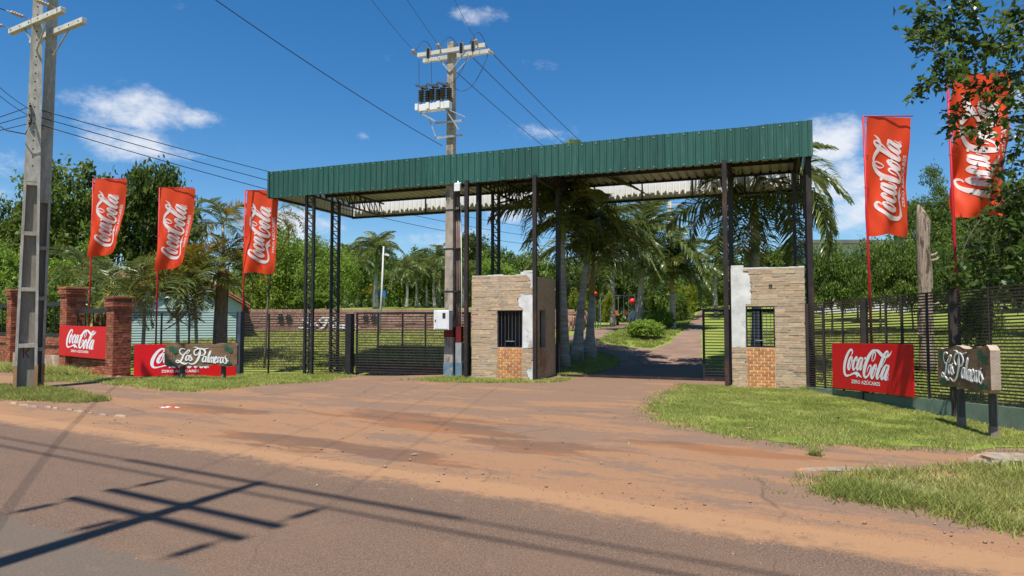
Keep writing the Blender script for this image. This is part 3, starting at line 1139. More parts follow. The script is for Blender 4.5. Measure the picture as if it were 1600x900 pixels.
def brick_pillar(p, z0, z1, size, label):
    root = thing('brick_pillar', label, 'pillar', (p.x, p.y, z0), 'brick pillars of the left wall')
    hs_ = size / 2 - .012
    mb = MB()
    mb.obox((p.x, p.y, (z0 + z1) / 2), wd * hs_, wnrm * hs_, Vector((0, 0, (z1 - z0) / 2)))
    mb.build('core', 'mortar_brick', root)
    ch = .074
    n = int((z1 - z0 - .05) / ch)
    for k in range(n):
        z = z0 + .03 + ch * (k + .5)
        grow = .05 if k >= n - 2 else (.025 if k == n - 3 else 0)
        L = size + 2 * grow
        # front, and the two ends
        for (cdir, ndir) in ((wd, wnrm), (wnrm, -wd), (-wnrm, wd)):
            if k % 2 == (0 if cdir is wd else 1):
                segs = ((-L / 2, 0), (0, L / 2))
            else:
                segs = ((-L / 2, -L / 4), (-L / 4, L / 4), (L / 4, L / 2))
            for (s0, s1) in segs:
                c_ = p + cdir * ((s0 + s1) / 2) + ndir * (L / 2 - .045 + random.uniform(-.003, .004))
                rz = math.atan2(cdir.y, cdir.x)
                piece('brick', unit_box('brick_red', .02, random.randrange(5)), root, (c_.x, c_.y, z), rz, ((s1 - s0) - .010, .09, ch - .012))
    # cap slab and rough footing
    mb = MB()
    h2 = size / 2 + .065
    mb.obox((p.x, p.y, z1 + .02), wd * h2, wnrm * h2, (0, 0, .035))
    mb.build('cap', 'brick_red', root, bevel=.012)
    mb = MB()
    for k in range(9):
        q = p + wd * random.uniform(-.3, .3) + wnrm * random.uniform(.05, .36)
        s_ = random.uniform(.06, .13)
        mb.lathe((q.x, q.y, z0 - .06), [(s_ * .8, 0), (s_, .05), (s_ * .7, s_ * .9), (.02, s_ * 1.1)], 7)
    mb.build('footing', 'rock', root)
    return root


brick_pillar(W1, gz(W1.x, W1.y) - .02, 2.22, .50, 'brick pillar nearest the gate, at the end of the wall')
brick_pillar(W2, .02, 2.60, .54, 'taller brick pillar between the flagpole and the twin pole')
brick_pillar(W3, .05, 2.62, .48, 'brick pillar at the left picture edge behind the twin pole')


def low_wall(p, q, z0, z1, ztop, label):
    root = thing('brick_wall', label, 'wall', ((p + q) / 2 + Vector((0, 0, z0))), 'low brick walls between the pillars')
    L = (q - p).length
    d = (q - p).normalized()
    nn = Vector((-d.y, d.x, 0))
    if nn.y > 0:
        nn = -nn
    rz = math.atan2(d.y, d.x)
    mid = (p + q) / 2
    mb = MB()
    mb.obox((mid.x, mid.y, (z0 + z1) / 2), d * (L / 2), nn * .07, (0, 0, (z1 - z0) / 2))
    mb.build('core', 'mortar_brick', root)
    ch = .074
    n = int((z1 - z0) / ch)
    for k in range(n):
        z = z0 + ch * (k + .5)
        x = -L / 2 + .25 + (0 if k % 2 else -.11)
        rec = -.035 if n - 7 < k < n - 3 else .012
        while x < L / 2 - .27:
            a_ = max(x, -L / 2 + .24)
            b_ = min(x + .225, L / 2 - .24)
            if b_ - a_ > .04:
                c_ = mid + d * ((a_ + b_) / 2) + nn * (.065 + rec + random.uniform(-.003, .003))
                piece('brick', unit_box('brick_red', .02, random.randrange(5)), root, (c_.x, c_.y, z), rz, (b_ - a_ - .009, .08, ch - .011))
            x += .234
    # iron panel on top: flat bars and uprights
    for (za_, zb_) in ((ztop - .14, ztop), (z1 + .02, z1 + .14)):
        mb = MB()
        mb.obox((mid.x, mid.y, (za_ + zb_) / 2), d * (L / 2 - .26), nn * .02, (0, 0, (zb_ - za_) / 2))
        mb.build('rail', 'steel_black', root)
    k = -L / 2 + .6
    while k < L / 2 - .4:
        mb = MB()
        c_ = mid + d * k
        mb.bar((c_.x, c_.y, z1 + .02), (c_.x, c_.y, ztop - .02), .03, .03)
        mb.build('upright', 'steel_black', root)
        k += .62
    return root


low_wall(W1, W2, -.04, .86, 1.95, 'low brick wall with iron panel between the two nearer pillars')
low_wall(W2, W3, .02, 1.02, 2.2, 'low brick wall with iron panel behind the twin pole')
low_wall(W3, W3 + (W3 - W2) * 1.6, .05, 1.02, 2.2, 'low brick wall with iron panel running off the left picture edge')
# plaster skirt below the wall behind the twin pole
mb = MB()
mid = (W2 + W3) / 2
dd = (W3 - W2).normalized()
nn2 = Vector((-dd.y, dd.x, 0))
nn2 = -nn2 if nn2.y > 0 else nn2
mb.obox(mid + nn2 * .16 + Vector((0, 0, .2)), dd * ((W3 - W2).length / 2 - .28), nn2 * .03, (0, 0, .26))
sk = mb.build('plaster_skirt', 'plaster_pink', bpy.data.objects['brick_wall.001'])

# board on the wall between the pillars
q1 = W1 + wd * .30 + wnrm * .18
q2 = W2 + wd * .18 + wnrm * .30
b0 = .50
red_board((q2.x, q2.y, b0 - .02), (q1.x, q1.y, b0 - .05), (q2.x, q2.y, b0 + .93), (q1.x, q1.y, b0 + .90), 'red advertising board on the brick wall between two pillars', wnrm)


# ------------------------------------------------------------------ flags
def flag(px, Y, ztop, zbase, label, seed, w=.95, h=2.55, lean=0.0, mode=0, bend=0.0):
    x0 = X(px, Y)
    rs = random.Random(seed)
    root = thing('feather_flag', label, 'flag', (x0, Y, zbase), 'red flags on poles')
    mb = MB()
    mb.tube([(x0 + lean, Y, zbase), (x0 + lean * .5, Y, (zbase + ztop) / 2), (x0, Y, ztop)], [.026, .024, .020], 8)
    mb.build('pole', 'flag_pole_red', root, True)
    mb = MB()
    mb.tube([(x0, Y, ztop - .01), (x0 + w + .06, Y - .02, ztop - .01)], .012, 6)
    mb.build('top_arm', 'flag_pole_red', root, True)
    for kz in (.12, .8, 1.45):
        mb = MB()
        mb.tube([(x0 - .03, Y, ztop - kz), (x0 + .05, Y - .03, ztop - kz - .02), (x0 + .08, Y, ztop - kz)], .006, 5)
        mb.build('tie', 'flag_pole_red', root)
    ph = rs.uniform(0, 6)
    yaw = rs.uniform(-.12, .2)

    def cloth(u_, v_):
        """u 0..1 from the pole, v 0..1 from the top"""
        sw = [.22, .10, .22, .24][mode]
        width = w * (1 - sw * v_ ** 1.3 - .05 * math.sin(v_ * 5 + ph) * v_)
        xx = .07 - .06 * min(1, v_ * 2.2) + u_ * width
        dep = v_ * (.10 * math.sin(u_ * 5.2 + v_ * 2.2 + ph) + .05 * math.sin(u_ * 11 - v_ * 6 + ph * 1.7)) + .03 * math.sin(u_ * 9 + ph + v_ * 9) * (.25 + v_)
        dep += .012 * math.sin(28 * u_ * (1 - v_ * .3) - 17 * v_ + ph) * (.2 + v_)
        if mode == 3:
            dep += .09 * v_ * math.sin(u_ * 7 + v_ * 10) + .03 * math.sin(u_ * 13 - v_ * 19)
            xx += .04 * math.sin(v_ * 14 + ph) * v_ * u_
        zz = v_ * h
        if mode in (0, 2):
            zz -= .32 * u_ ** 1.5 * v_ ** 3 * h * .3
        zz += .03 * math.sin(u_ * 8 + ph) * v_ ** 4
        zz -= bend * math.sin(v_ * 3.1) * u_
        dep += u_ * w * yaw
        return Vector((x0 + lean * (v_ * h) / (ztop - zbase) + xx, Y - .02 + dep, ztop - .02 - zz))
    nu, nv = 26, 56
    mb = MB()
    for j in range(nv + 1):
        for i in range(nu + 1):
            mb.v.append(tuple(cloth(i / nu, j / nv)))
    for j in range(nv):
        for i in range(nu):
            a_ = j * (nu + 1) + i
            mb.f.append((a_, a_ + 1, a_ + nu + 2, a_ + nu + 1))
    mb.build('cloth', 'flag_cloth', root, True)

    def fn(x, y, lift):
        # script reads upwards: its x runs up the flag, its y points to the pole
        lx = (x - .50) / 1.86          # 0..1 along the script
        ly = y
        v_ = .875 - lx * .72
        u_ = .80 - (ly - .27) / .70 * .74
        u_ = min(max(u_, .01), .985)
        p = cloth(u_, v_)
        du = cloth(u_ + .004, v_) - p
        dv = cloth(u_, v_ + .004) - p
        nr = du.cross(dv).normalized()
        if nr.y > 0:
            nr = -nr
        return p + nr * (.006 + lift * 2)
    lo = lettering('lettering', fn, 'flag_print', root)
    lo['label'] = 'white script and small capitals printed up the flag'
    return root


flag(140, 21.3, at(143, 279, 21.3).z, .0, 'red flag nearest the twin pole, above the brick wall', 11, .98, 2.48, 0, 0)
flag(245, 20.75, at(247, 293, 20.75).z, -.1, 'red flag in front of the pale blue house', 12, 1.0, 2.55, 0, 2)
flag(380, 21.35, at(382, 297, 21.35).z, -.1, 'red flag beside the left end of the green canopy', 13, .98, 2.6, 0, 1)
p = fence_r(13.6)
flag(1356, 13.6, at(1354, 181, 13.6).z, .0, 'red flag hanging clear against the sky, right of the canopy', 14, .93, 2.40, .07, 1)
flag(1491, 12.0, at(1489, 116, 12.0).z, .0, 'crumpled red flag half covered by tree leaves', 15, .98, 2.55, .08, 3)

# ------------------------------------------------------------------ entrance canopy
ZB, ZT = 5.40, 6.24          # fascia bottom and top
TL, SD = 15.55, 4.6          # length and depth
canopy = thing('entrance_canopy', 'long flat canopy with green corrugated fascia on black lattice columns', 'canopy', uv(TL / 2, SD / 2))


def corrugated(p, along, length, up, height, out, mat, name, parent, pitch=.185, amp=.028, panel=1.11, jag=.008):
    """trapezoidal sheets, each about a metre wide, lapped"""
    along, up, out = Vector(along), Vector(up), Vector(out)
    n = max(1, int(round(length / panel)))
    pw = length / n
    for k in range(n):
        mb = MB()
        nrib = int(round(pw / pitch))
        pt = pw / nrib
        prof = []
        for r_ in range(nrib):
            x = r_ * pt
            prof += [(x, 0), (x + pt * .62, 0), (x + pt * .70, amp), (x + pt * .92, amp), (x + pt, 0)]
        prof = [q for i, q in enumerate(prof) if i == 0 or q[0] > prof[i - 1][0] + 1e-5]
        j0, j1 = random.uniform(-jag, jag), random.uniform(-jag, jag)
        lap = .003 * (k % 2)
        row0 = [p + along * (k * pw + x) + out * (d_ + lap) + up * j0 for x, d_ in prof]
        row1 = [p + along * (k * pw + x) + out * (d_ + lap) + up * (height + j1) for x, d_ in prof]
        i0 = len(mb.v)
        m_ = len(prof)
        mb.v += [tuple(q) for q in row0 + row1]
        for i in range(m_ - 1):
            mb.f.append((i0 + i, i0 + i + 1, i0 + m_ + i + 1, i0 + m_ + i))
        o = mb.build(name, mat, parent)
        md = o.modifiers.new('solid', 'SOLIDIFY')
        md.thickness = .002


Ud, Vd, Zd = Vector((U[0], U[1], 0)), Vector((V[0], V[1], 0)), Vector((0, 0, 1))
corrugated(uv(0, 0, ZB), Ud, TL, Zd, ZT - ZB, -Vd, 'roof_green', 'fascia_panel', canopy)
corrugated(uv(0, SD, ZB - .02), Ud, TL, Zd, ZT - ZB, Vd, 'fascia_inside', 'fascia_panel', canopy)
corrugated(uv(0, 0, ZB), Vd, SD, Zd, ZT - ZB, -Ud, 'fascia_inside', 'fascia_panel', canopy)
corrugated(uv(TL, 0, ZB), Vd, SD, Zd, ZT - ZB, Ud, 'roof_green', 'fascia_panel', canopy)
# roof sheets, stopping short of the rear fascia
corrugated(uv(.06, .06, 6.02), Ud, TL - .12, Vd * 1.0 + Zd * -.02, SD - .185, Zd, 'roof_under', 'roof_sheet', canopy, .25, .055, 1.0, .012)
# roofing screws near the fascia edges
for (zz_, nm_) in ((ZB + .05, 'screw_row'), (ZT - .06, 'screw_row')):
    mb = MB()
    for k_ in range(int(TL / .37)):
        mb.obox(uv(.09 + k_ * .37, -.008, zz_ + random.uniform(-.012, .012)), Ud * .012, Vd * .008, Zd * .012)
    so = mb.build(nm_, 'galvanised', canopy)
    so['kind'] = 'stuff'
# corner trims
for (t_, s_) in ((-.01, -.01), (TL + .01, -.01), (TL + .01, SD + .01), (-.01, SD + .01)):
    mb = MB()
    mb.bar(uv(t_, s_, ZB - .005), uv(t_, s_, ZT + .005), .06, .06)
    mb.build('corner_trim', 'roof_green', canopy)
# edge angles along the fascia bottoms
for (a_, c_) in ((uv(0, .04, ZB + .05), uv(TL, .04, ZB + .05)), (uv(0, SD - .05, ZB + .02), uv(TL, SD - .05, ZB + .02)), (uv(.05, 0, ZB + .04), uv(.05, SD, ZB + .04)), (uv(TL - .05, 0, ZB + .04), uv(TL - .05, SD, ZB + .04))):
    mb = MB()
    mb.bar(a_, c_, .06, .07)
    mb.build('edge_beam', 'steel_black', canopy)
# purlins
for s_ in (1.3, 2.75, 4.2):
    mb = MB()
    mb.bar(uv(.1, s_, 5.93), uv(TL - .1, s_, 5.93), .06, .11)
    mb.build('purlin', 'steel_black', canopy)


def lattice(mb, a, b_, wvec, cw=.05, pitch=.22, lw=.025):
    """flat ladder truss from a to b with width vector"""
    a, b_, wvec = Vector(a), Vector(b_), Vector(wvec)
    mb.bar(a - wvec / 2, b_ - wvec / 2, cw)
    mb.bar(a + wvec / 2, b_ + wvec / 2, cw)
    L = (b_ - a).length
    n = max(2, int(L / pitch))
    for k in range(n):
        p_ = a.lerp(b_, k / n)
        q_ = a.lerp(b_, (k + 1) / n)
        mb.bar(p_ + wvec / 2, q_ - wvec / 2, lw)
        mb.bar(p_ - wvec / 2, p_ + wvec / 2, lw)


# truss beams across the depth, over each column pair, and along the front
for t_ in (1.42, 6.95, 8.75, 13.62, 15.3):
    mb = MB()
    lattice(mb, uv(t_, .08, 5.66), uv(t_, SD - .15, 5.62), Vector((0, 0, .46)), .05, .30, .025)
    mb.build('truss_beam', 'steel_black', canopy)


def lattice_column(t_, s_, width, dirv, mat, zt=5.45, solid=False, name='lattice_column'):
    mb = MB()
    p_ = uv(t_, s_)
    z0 = gz(p_.x, p_.y) - .05
    if solid:
        mb.bar((p_.x, p_.y, z0), (p_.x, p_.y, zt), width, width)
    else:
        lattice(mb, (p_.x, p_.y, z0), (p_.x, p_.y, zt), Vector(dirv) * width, .075, .24, .028)
    return mb.build(name, mat, canopy)


lattice_column(1.45, .15, .27, Ud, 'steel_black')
lattice_column(1.42, 1.50, .27, Ud, 'steel_black')
lattice_column(6.82, -.08, .10, Ud, 'steel_rusty', solid=True, name='column')
lattice_column(6.98, 1.65, .20, Ud, 'steel_black')
lattice_column(7.02, .30, .16, Vd, 'steel_black')
lattice_column(8.80, -.08, .10, Ud, 'steel_rusty', solid=True, name='column')
lattice_column(8.86, 1.85, .12, Ud, 'steel_black', solid=True, name='column')
lattice_column(13.62, -.06, .105, Ud, 'steel_rusty', solid=True, name='column')
lattice_column(13.66, 1.85, .12, Ud, 'steel_black', solid=True, name='column')
lattice_column(15.50, .22, .12, Ud, 'steel_rusty', solid=True, name='column')
lattice_column(15.36, 1.7, .28, Ud, 'steel_black')
# diagonal knee braces
for (t_, ) in ((7.0,), (13.66,)):
    mb = MB()
    mb.bar(uv(t_, 1.75, 5.1), uv(t_, 3.4, 5.5), .05, .05)
    mb.build('brace', 'steel_black', canopy)
# hangers on the rear fascia
for t_ in np.arange(3.1, TL, 1.55):
    mb = MB()
    mb.bar(uv(t_, SD - .08, ZB), uv(t_, SD - .08, 6.0), .04, .04)
    mb.build('hanger', 'steel_black', canopy)
# floodlight under the fascia beside the pole
fl = thing('floodlight', 'white floodlight under the canopy edge beside the pole', 'lamp', at(715, 292, 18.75))
q = at(715, 292, 18.75)
mb = MB()
mb.obox(q, Ud * .09, Vd * .05 + Zd * .02, Zd * .11)
mb.build('housing', 'white_metal', fl, bevel=.01)
mb = MB()
mb.bar(q + Vector((0, .05, .05)), q + Vector((0, .22, .28)), .02)
mb.build('bracket', 'galvanised', fl)


# ------------------------------------------------------------------ gate booths
def booth(t0, t1, s0, s1, z0, z1, wt0, wt1, wz0, wz1, label, patches, seed, rear_open):
    rs = random.Random(seed)
    root = thing('gate_booth', label, 'booth', uv((t0 + t1) / 2, (s0 + s1) / 2, z0), 'stone-clad gate booths')
    th = .12

    def wall_box(mb, ta, tb, sa, sb, za, zb):
        p_ = [uv(ta, sa), uv(tb, sa), uv(tb, sb), uv(ta, sb)]
        mb.hexa([Vector((q_.x, q_.y, za)) for q_ in p_] + [Vector((q_.x, q_.y, zb)) for q_ in p_])
    mb = MB()
    # front wall round the window opening
    wall_box(mb, t0, wt0, s0, s0 + th, z0, z1)
    wall_box(mb, wt1, t1, s0, s0 + th, z0, z1)
    wall_box(mb, wt0, wt1, s0 + .001, s0 + th, z0, wz0)
    wall_box(mb, wt0, wt1, s0 + .001, s0 + th, wz1, z1)
    mb.build('front_wall', 'mortar_grey', root)
    mb = MB()
    if rear_open:
        wall_box(mb, t0, t0 + th, s0 + th, s1, z0, z1 - .04)
        wall_box(mb, t1 - th, t1, s0 + th, s1, z0, z1 - .04)
        wall_box(mb, t0 + th, t0 + .30, s1 - th, s1, z0, z1 - .06)
        wall_box(mb, t1 - .5, t1 - th, s1 - th, s1, z0, z1 - .06)
        wall_box(mb, t0 + .30, t1 - .5, s1 - th + .001, s1, 2.1, z1 - .06)
    else:
        wall_box(mb, t0, t0 + th, s0 + th, s1, z0, z1 - .04)
        wall_box(mb, t0 + th, t1 - th, s1 - th, s1, z0, z1 - .06)
        # right side wall with a window
        wall_box(mb, t1 - th, t1, s0 + th, s0 + .30, z0, z1 - .03)
        wall_box(mb, t1 - th, t1, s0 + .85, s1, z0, z1 - .03)
        wall_box(mb, t1 - th + .001, t1, s0 + .30, s0 + .85, z0, wz0)
        wall_box(mb, t1 - th + .001, t1, s0 + .30, s0 + .85, wz1, z1 - .03)
    mb.build('side_walls', 'booth_inner', root)
    mb = MB()
    wall_box(mb, t0 + th, t1 - th, s0 + th, s1 - th, z1 - .22, z1 - .12)
    mb.build('roof_slab', 'booth_inner', root)
    # window frame and bars
    fr = MB()
    for (ta, tb, za, zb) in ((wt0, wt1, wz0, wz0 + .03), (wt0, wt1, wz1 - .03, wz1), (wt0, wt0 + .03, wz0 + .03, wz1 - .03), (wt1 - .03, wt1, wz0 + .03, wz1 - .03)):
        wall_box(fr, ta, tb, s0 + .03, s0 + .06, za, zb)
    wo = fr.build('window', 'steel_black', root)
    nb = 7
    tray0, tray1 = wt0 + (wt1 - wt0) * .36, wt0 + (wt1 - wt0) * .62
    for k in range(1, nb):
        t_ = wt0 + (wt1 - wt0) * k / nb
        mb = MB()
        lo_ = wz0 + .17 if tray0 < t_ < tray1 else wz0 + .03
        mb.bar(uv(t_, s0 + .045, lo_), uv(t_, s0 + .045, wz1 - .03), .014, .014)
        mb.build('bar', 'post_slate', wo)
    mb = MB()
    mb.bar(uv(tray0 - .03, s0 + .045, wz0 + .17), uv(tray1 + .03, s0 + .045, wz0 + .17), .016, .016)
    mb.build('tray_bar', 'galvanised', wo)
    # plaster patches where the cladding has fallen away (outlines in t, z)
    for pt in patches:
        mb = MB()
        jit = [(a_ + rs.uniform(-.012, .012), c_ + rs.uniform(-.012, .012)) for a_, c_ in pt]
        fr_ = [uv(a_, s0 - .014, c_) for a_, c_ in jit]
        bk_ = [uv(a_, s0 + .004, c_) for a_, c_ in jit]
        mb.poly(fr_)
        for i in range(len(fr_)):
            j = (i + 1) % len(fr_)
            mb.quad(fr_[i], fr_[j], bk_[j], bk_[i])
        mb.build('plaster_patch', 'plaster_white', root)

    def in_patch(a_, c_):
        for pt in patches:
            if inside(pt, np.array([a_]), np.array([c_]))[0]:
                return True
        return False
    # ledge stones on the front
    z = z0 + .005
    cnt = 0
    while z < z1 - .02:
        h_ = rs.choice((.048, .056, .066, .075))
        if z + h_ > z1 - .005:
            h_ = z1 - .005 - z
        x = t0 - rs.uniform(0, .2)
        while x < t1:
            l_ = rs.uniform(.18, .44)
            a_, c_ = max(x, t0 + .003), min(x + l_, t1 - .003)
            x += l_
            segs = [(a_, c_)]
            if wz0 > z + h_ * .5:                      # beside the tile panel
                segs = [(max(a_, l0), min(c_, l1)) for l0, l1 in ((t0, wt0 - .005), (wt1 + .005, t1)) if min(c_, l1) - max(a_, l0) > .03]
            elif z + h_ * .5 < wz1:
                segs = [(max(a_, l0), min(c_, l1)) for l0, l1 in ((t0, wt0), (wt1, t1)) if min(c_, l1) - max(a_, l0) > .03]
            for (l0, l1) in segs:
                # cut away under plaster patches
                k0 = l0
                step = .05
                runs = []
                cur = None
                tt = l0
                while tt < l1 - 1e-6:
                    te = min(tt + step, l1)
                    if in_patch((tt + te) / 2, z + h_ / 2):
                        if cur:
                            runs.append(cur)
                            cur = None
                    else:
                        cur = (cur[0] if cur else tt, te)
                    tt = te
                if cur:
                    runs.append(cur)
                for (r0, r1) in runs:
                    if r1 - r0 < .03:
                        continue
                    d_ = rs.uniform(.020, .030)
                    c3_ = uv((r0 + r1) / 2, s0 - d_ / 2 + .004, z + h_ / 2)
                    piece('stone', unit_box('ledge_stone', .025, rs.randrange(6)), root, c3_, ROTU, (r1 - r0 - .003, d_, h_ - .003))
                    cnt += 1
        z += h_
    # tiles like small bricks under the window
    mb = MB()
    wall_box(mb, wt0, wt1, s0 - .012, s0 - .001, z0 + .01, wz0)
    mb.build('tile_bed', 'mortar_cream', root)
    rows = int(round((wz0 - z0 - .01) / .074))
    rh = (wz0 - z0 - .01) / rows
    for k in range(rows):
        n_ = 4
        bw = (wt1 - wt0) / n_
        x = wt0 - (bw / 2 if k % 2 else 0)
        while x < wt1 - .01:
            a_, c_ = max(x, wt0), min(x + bw, wt1)
            x += bw
            c3_ = uv((a_ + c_) / 2, s0 - .014, z0 + .01 + rh * (k + .5))
            piece('tile', unit_box('tile_orange', .01, rs.randrange(4)), root, c3_, ROTU, (c_ - a_ - .018, .014, rh - .017))
    # side cladding facing the drive
    if not rear_open:
        mb = MB()
        z = z0
        while z < z1 - .06:
            h_ = rs.choice((.048, .056, .066))
            x = s0 + th
            while x < s1:
                l_ = rs.uniform(.2, .45)
                c_ = min(x + l_, s1)
                d_ = rs.uniform(.018, .03)
                sg_ = [(x, c_)]
                if z + h_ > wz0 and z < wz1:
                    sg_ = [(max(x, q0), min(c_, q1)) for q0, q1 in ((s0, s0 + .3), (s0 + .85, s1)) if min(c_, q1) - max(x, q0) > .02]
                for (x_a, x_b) in sg_:
                    p_ = uv(t1 + d_ / 2 - .004, (x_a + x_b) / 2, z + h_ / 2)
                    mb.obox(p_, Ud * d_ / 2, Vd * ((x_b - x_a) / 2 - .002), Zd * (h_ / 2 - .002))
                x += l_
            z += h_
        sc_ = mb.build('side_cladding', 'ledge_stone_side', root)
        sc_['kind'] = 'stuff'
    # crumbling parapet
    mb = MB()
    x = t0
    while x < t1:
        l_ = rs.uniform(.12, .3)
        hh = rs.uniform(.005, .035)
        wall_box(mb, x, min(x + l_, t1), s0 + .005, s0 + th - .004, z1 - .002, z1 + hh)
        x += l_
    mb.build('parapet', 'plaster_white', root)
    return root


patL = [[(8.30, 2.22), (8.40, 2.30), (8.77, 2.32), (8.77, .86), (8.42, .86), (8.42, 1.92), (8.29, 1.96)],
        [(8.50, 2.80), (8.77, 2.84), (8.77, 2.46), (8.62, 2.46), (8.66, 2.62), (8.56, 2.78)],
        [(8.77, .55), (8.68, .5), (8.66, .36), (8.50, .28), (8.54, .2), (8.62, .0), (8.77, .02)]]
booth(6.94, 8.78, .02, 1.74, -.03, 2.80, 7.70, 8.41, .86, 1.86, 'stone-clad booth left of the open drive with barred window', patL, 3, False)
mb = MB()
for (a_, c_, h_) in ((8.36, 8.77, .09), (8.44, 8.74, .12)):
    p_ = uv((a_ + c_) / 2, .08, 2.80 + h_ / 2)
    mb.obox(p_, Ud * (c_ - a_) / 2, Vd * .055, Zd * h_ / 2)
mb.build('broken_masonry', 'plaster_white', bpy.data.objects['gate_booth'])
patR = [[(13.76, 2.90), (13.80, .88), (14.05, .88), (14.05, 1.94), (14.17, 1.95), (14.17, 2.70), (14.02, 2.80), (14.0, 2.90)]]
patR = [[(13.74, 2.82), (13.74, .92), (14.05, .92), (14.05, 1.97), (14.18, 1.97), (14.18, 2.72), (14.02, 2.74), (14.01, 2.82)]]
booth(13.73, 15.36, .02, 1.74, -.02, 2.82, 14.06, 14.70, .95, 1.93, 'stone-clad booth right of the drive with white plaster strip', patR, 4, True)
mb = MB()
p_ = uv(13.88, .07, 2.86)
mb.obox(p_, Ud * .14, Vd * .06, Zd * .045)
mb.build('broken_masonry', 'plaster_white', bpy.data.objects['gate_booth.001'])
mb = MB()
p_ = uv(14.62, .0, 2.42)
mb.obox(p_, Ud * .04, Vd * .03, Zd * .015)
mb.build('vent_hole', 'glass_dark', bpy.data.objects['gate_booth.001'])


# ------------------------------------------------------------------ slatted fences and gates
def slat_fence(name, label, cat, pts, z0f, z1f, pitch, sh, sd, mat, post_pos, post_w, post_mat, group=None, frame=False, sub=None, submat=None):
    """pts: plan polyline; every slat is one bar along it"""
    P_ = [Vector((p_[0], p_[1], 0)) for p_ in pts]
    cum = [0]
    for i in range(len(P_) - 1):
        cum.append(cum[-1] + (P_[i + 1] - P_[i]).length)

    def pos(d_):
        for i in range(len(P_) - 1):
            if d_ <= cum[i + 1] or i == len(P_) - 2:
                k_ = (d_ - cum[i]) / (cum[i + 1] - cum[i])
                return P_[i].lerp(P_[i + 1], k_)
    L = cum[-1]
    root = thing(name, label, cat, pos(L / 2) + Vector((0, 0, min(z0f(0), z0f(L)))), group)
    n = int((z1f(0) - z0f(0)) / pitch)
    for k in range(n + 1):
        mb = MB()
        for i in range(len(P_) - 1):
            za_ = z0f(cum[i]) + (z1f(cum[i]) - z0f(cum[i])) * k / n
            zb_ = z0f(cum[i + 1]) + (z1f(cum[i + 1]) - z0f(cum[i + 1])) * k / n
            mb.bar(P_[i] + Zd * za_, P_[i + 1] + Zd * zb_, sd, sh)
        mb.build('slat', mat, root)
    for (d_, pw, ztop) in post_pos:
        p_ = pos(d_)
        zt_ = ztop if ztop is not None else z1f(d_) + .01
        mb = MB()
        off = Vector((0, sd / 2 + pw / 2 + .003, 0)) if pw < .06 else Vector((0, 0, 0))
        mb.bar(p_ + off + Zd * (gz(p_.x, p_.y) - .05), p_ + off + Zd * zt_, pw, pw)
        mb.build('post', post_mat, root)
    return root


# left fence of thin rods
fy = lambda px_, Y_: (X(px_, Y_), Y_)
ptsL = [fy(204, 20.1), fy(376, 21.2)]
Lf = (Vector(ptsL[1]) - Vector(ptsL[0])).length
slat_fence('slat_fence', 'thin black rod fence between brick pillar and grey post', 'fence', ptsL, lambda d_: -.03, lambda d_: 1.82, .076, .021, .02, 'slat_black',
           [(Lf * .27, .04, None), (Lf * .52, .04, None), (Lf * .76, .04, None), (Lf, .17, 1.86)], .05, 'post_slate', 'dark slatted fences')
ptsM = [fy(378, 21.25), fy(548, 21.2)]
Lm = (Vector(ptsM[1]) - Vector(ptsM[0])).length
slat_fence('slat_fence', 'dark slatted fence behind the left lattice columns', 'fence', ptsM, lambda d_: -.08, lambda d_: 1.79, .076, .026, .02, 'slat_brown',
           [(Lm * .25, .04, None), (Lm * .62, .04, None), (Lm - .02, .20, 1.80)], .05, 'steel_black', 'dark slatted fences')
gA, gB = fy(557, 21.0), fy(735, 19.75)
Lg = (Vector(gB) - Vector(gA)).length
slat_fence('slat_gate', 'closed dark slatted gate left of the pole', 'gate', [gA, gB], lambda d_: .02, lambda d_: 1.79, .080, .028, .02, 'slat_brown',
           [(.02, .05, None), (Lg * .2, .04, None), (Lg * .42, .04, None), (Lg * .62, .04, None), (Lg * .82, .04, None), (Lg - .02, .05, None)], .05, 'steel_black', 'dark slatted gates')
# sheet along the foot of the gate
root = bpy.data.objects['slat_gate']
mb = MB()
mb.bar((gA[0], gA[1] + .03, .12), (gB[0], gB[1] + .03, .12), .01, .26)
mb.build('kick_plate', 'steel_black', root)
for z_ in (1.80, .03):
    mb = MB()
    mb.bar((gA[0], gA[1], z_), (gB[0], gB[1], z_), .045, .05)
    mb.build('rail', 'steel_black', root)
# sliding gate, open behind the right booth
gA, gB = uv(12.88, 2.05), uv(15.9, 2.05)
Lg = (gB - gA).length
slat_fence('slat_gate', 'open sliding gate showing beside the right booth', 'gate', [gA[:2], gB[:2]], lambda d_: .06, lambda d_: 1.84, .075, .022, .02, 'slat_brown',
           [(.025, .06, 1.88), (.7, .045, None), (1.5, .045, None), (2.3, .045, None), (Lg - .03, .06, 1.88)], .05, 'steel_black', 'dark slatted gates')
root = bpy.data.objects['slat_gate.001']
for z_ in (1.87, .05):
    mb = MB()
    mb.bar((gA.x, gA.y, z_), (gB.x, gB.y, z_), .045, .05)
    mb.build('rail', 'steel_black', root)
mb = MB()
p0_, p1_ = uv(8.95, 1.55), uv(15.3, 1.55)
mb.bar((p0_.x, p0_.y, gz(p0_.x, p0_.y) + .03), (p1_.x, p1_.y, .035), .07, .06)
tag(mb.build('gate_rail', 'steel_rusty'), 'steel sliding-gate rail laid across the drive', 'rail')
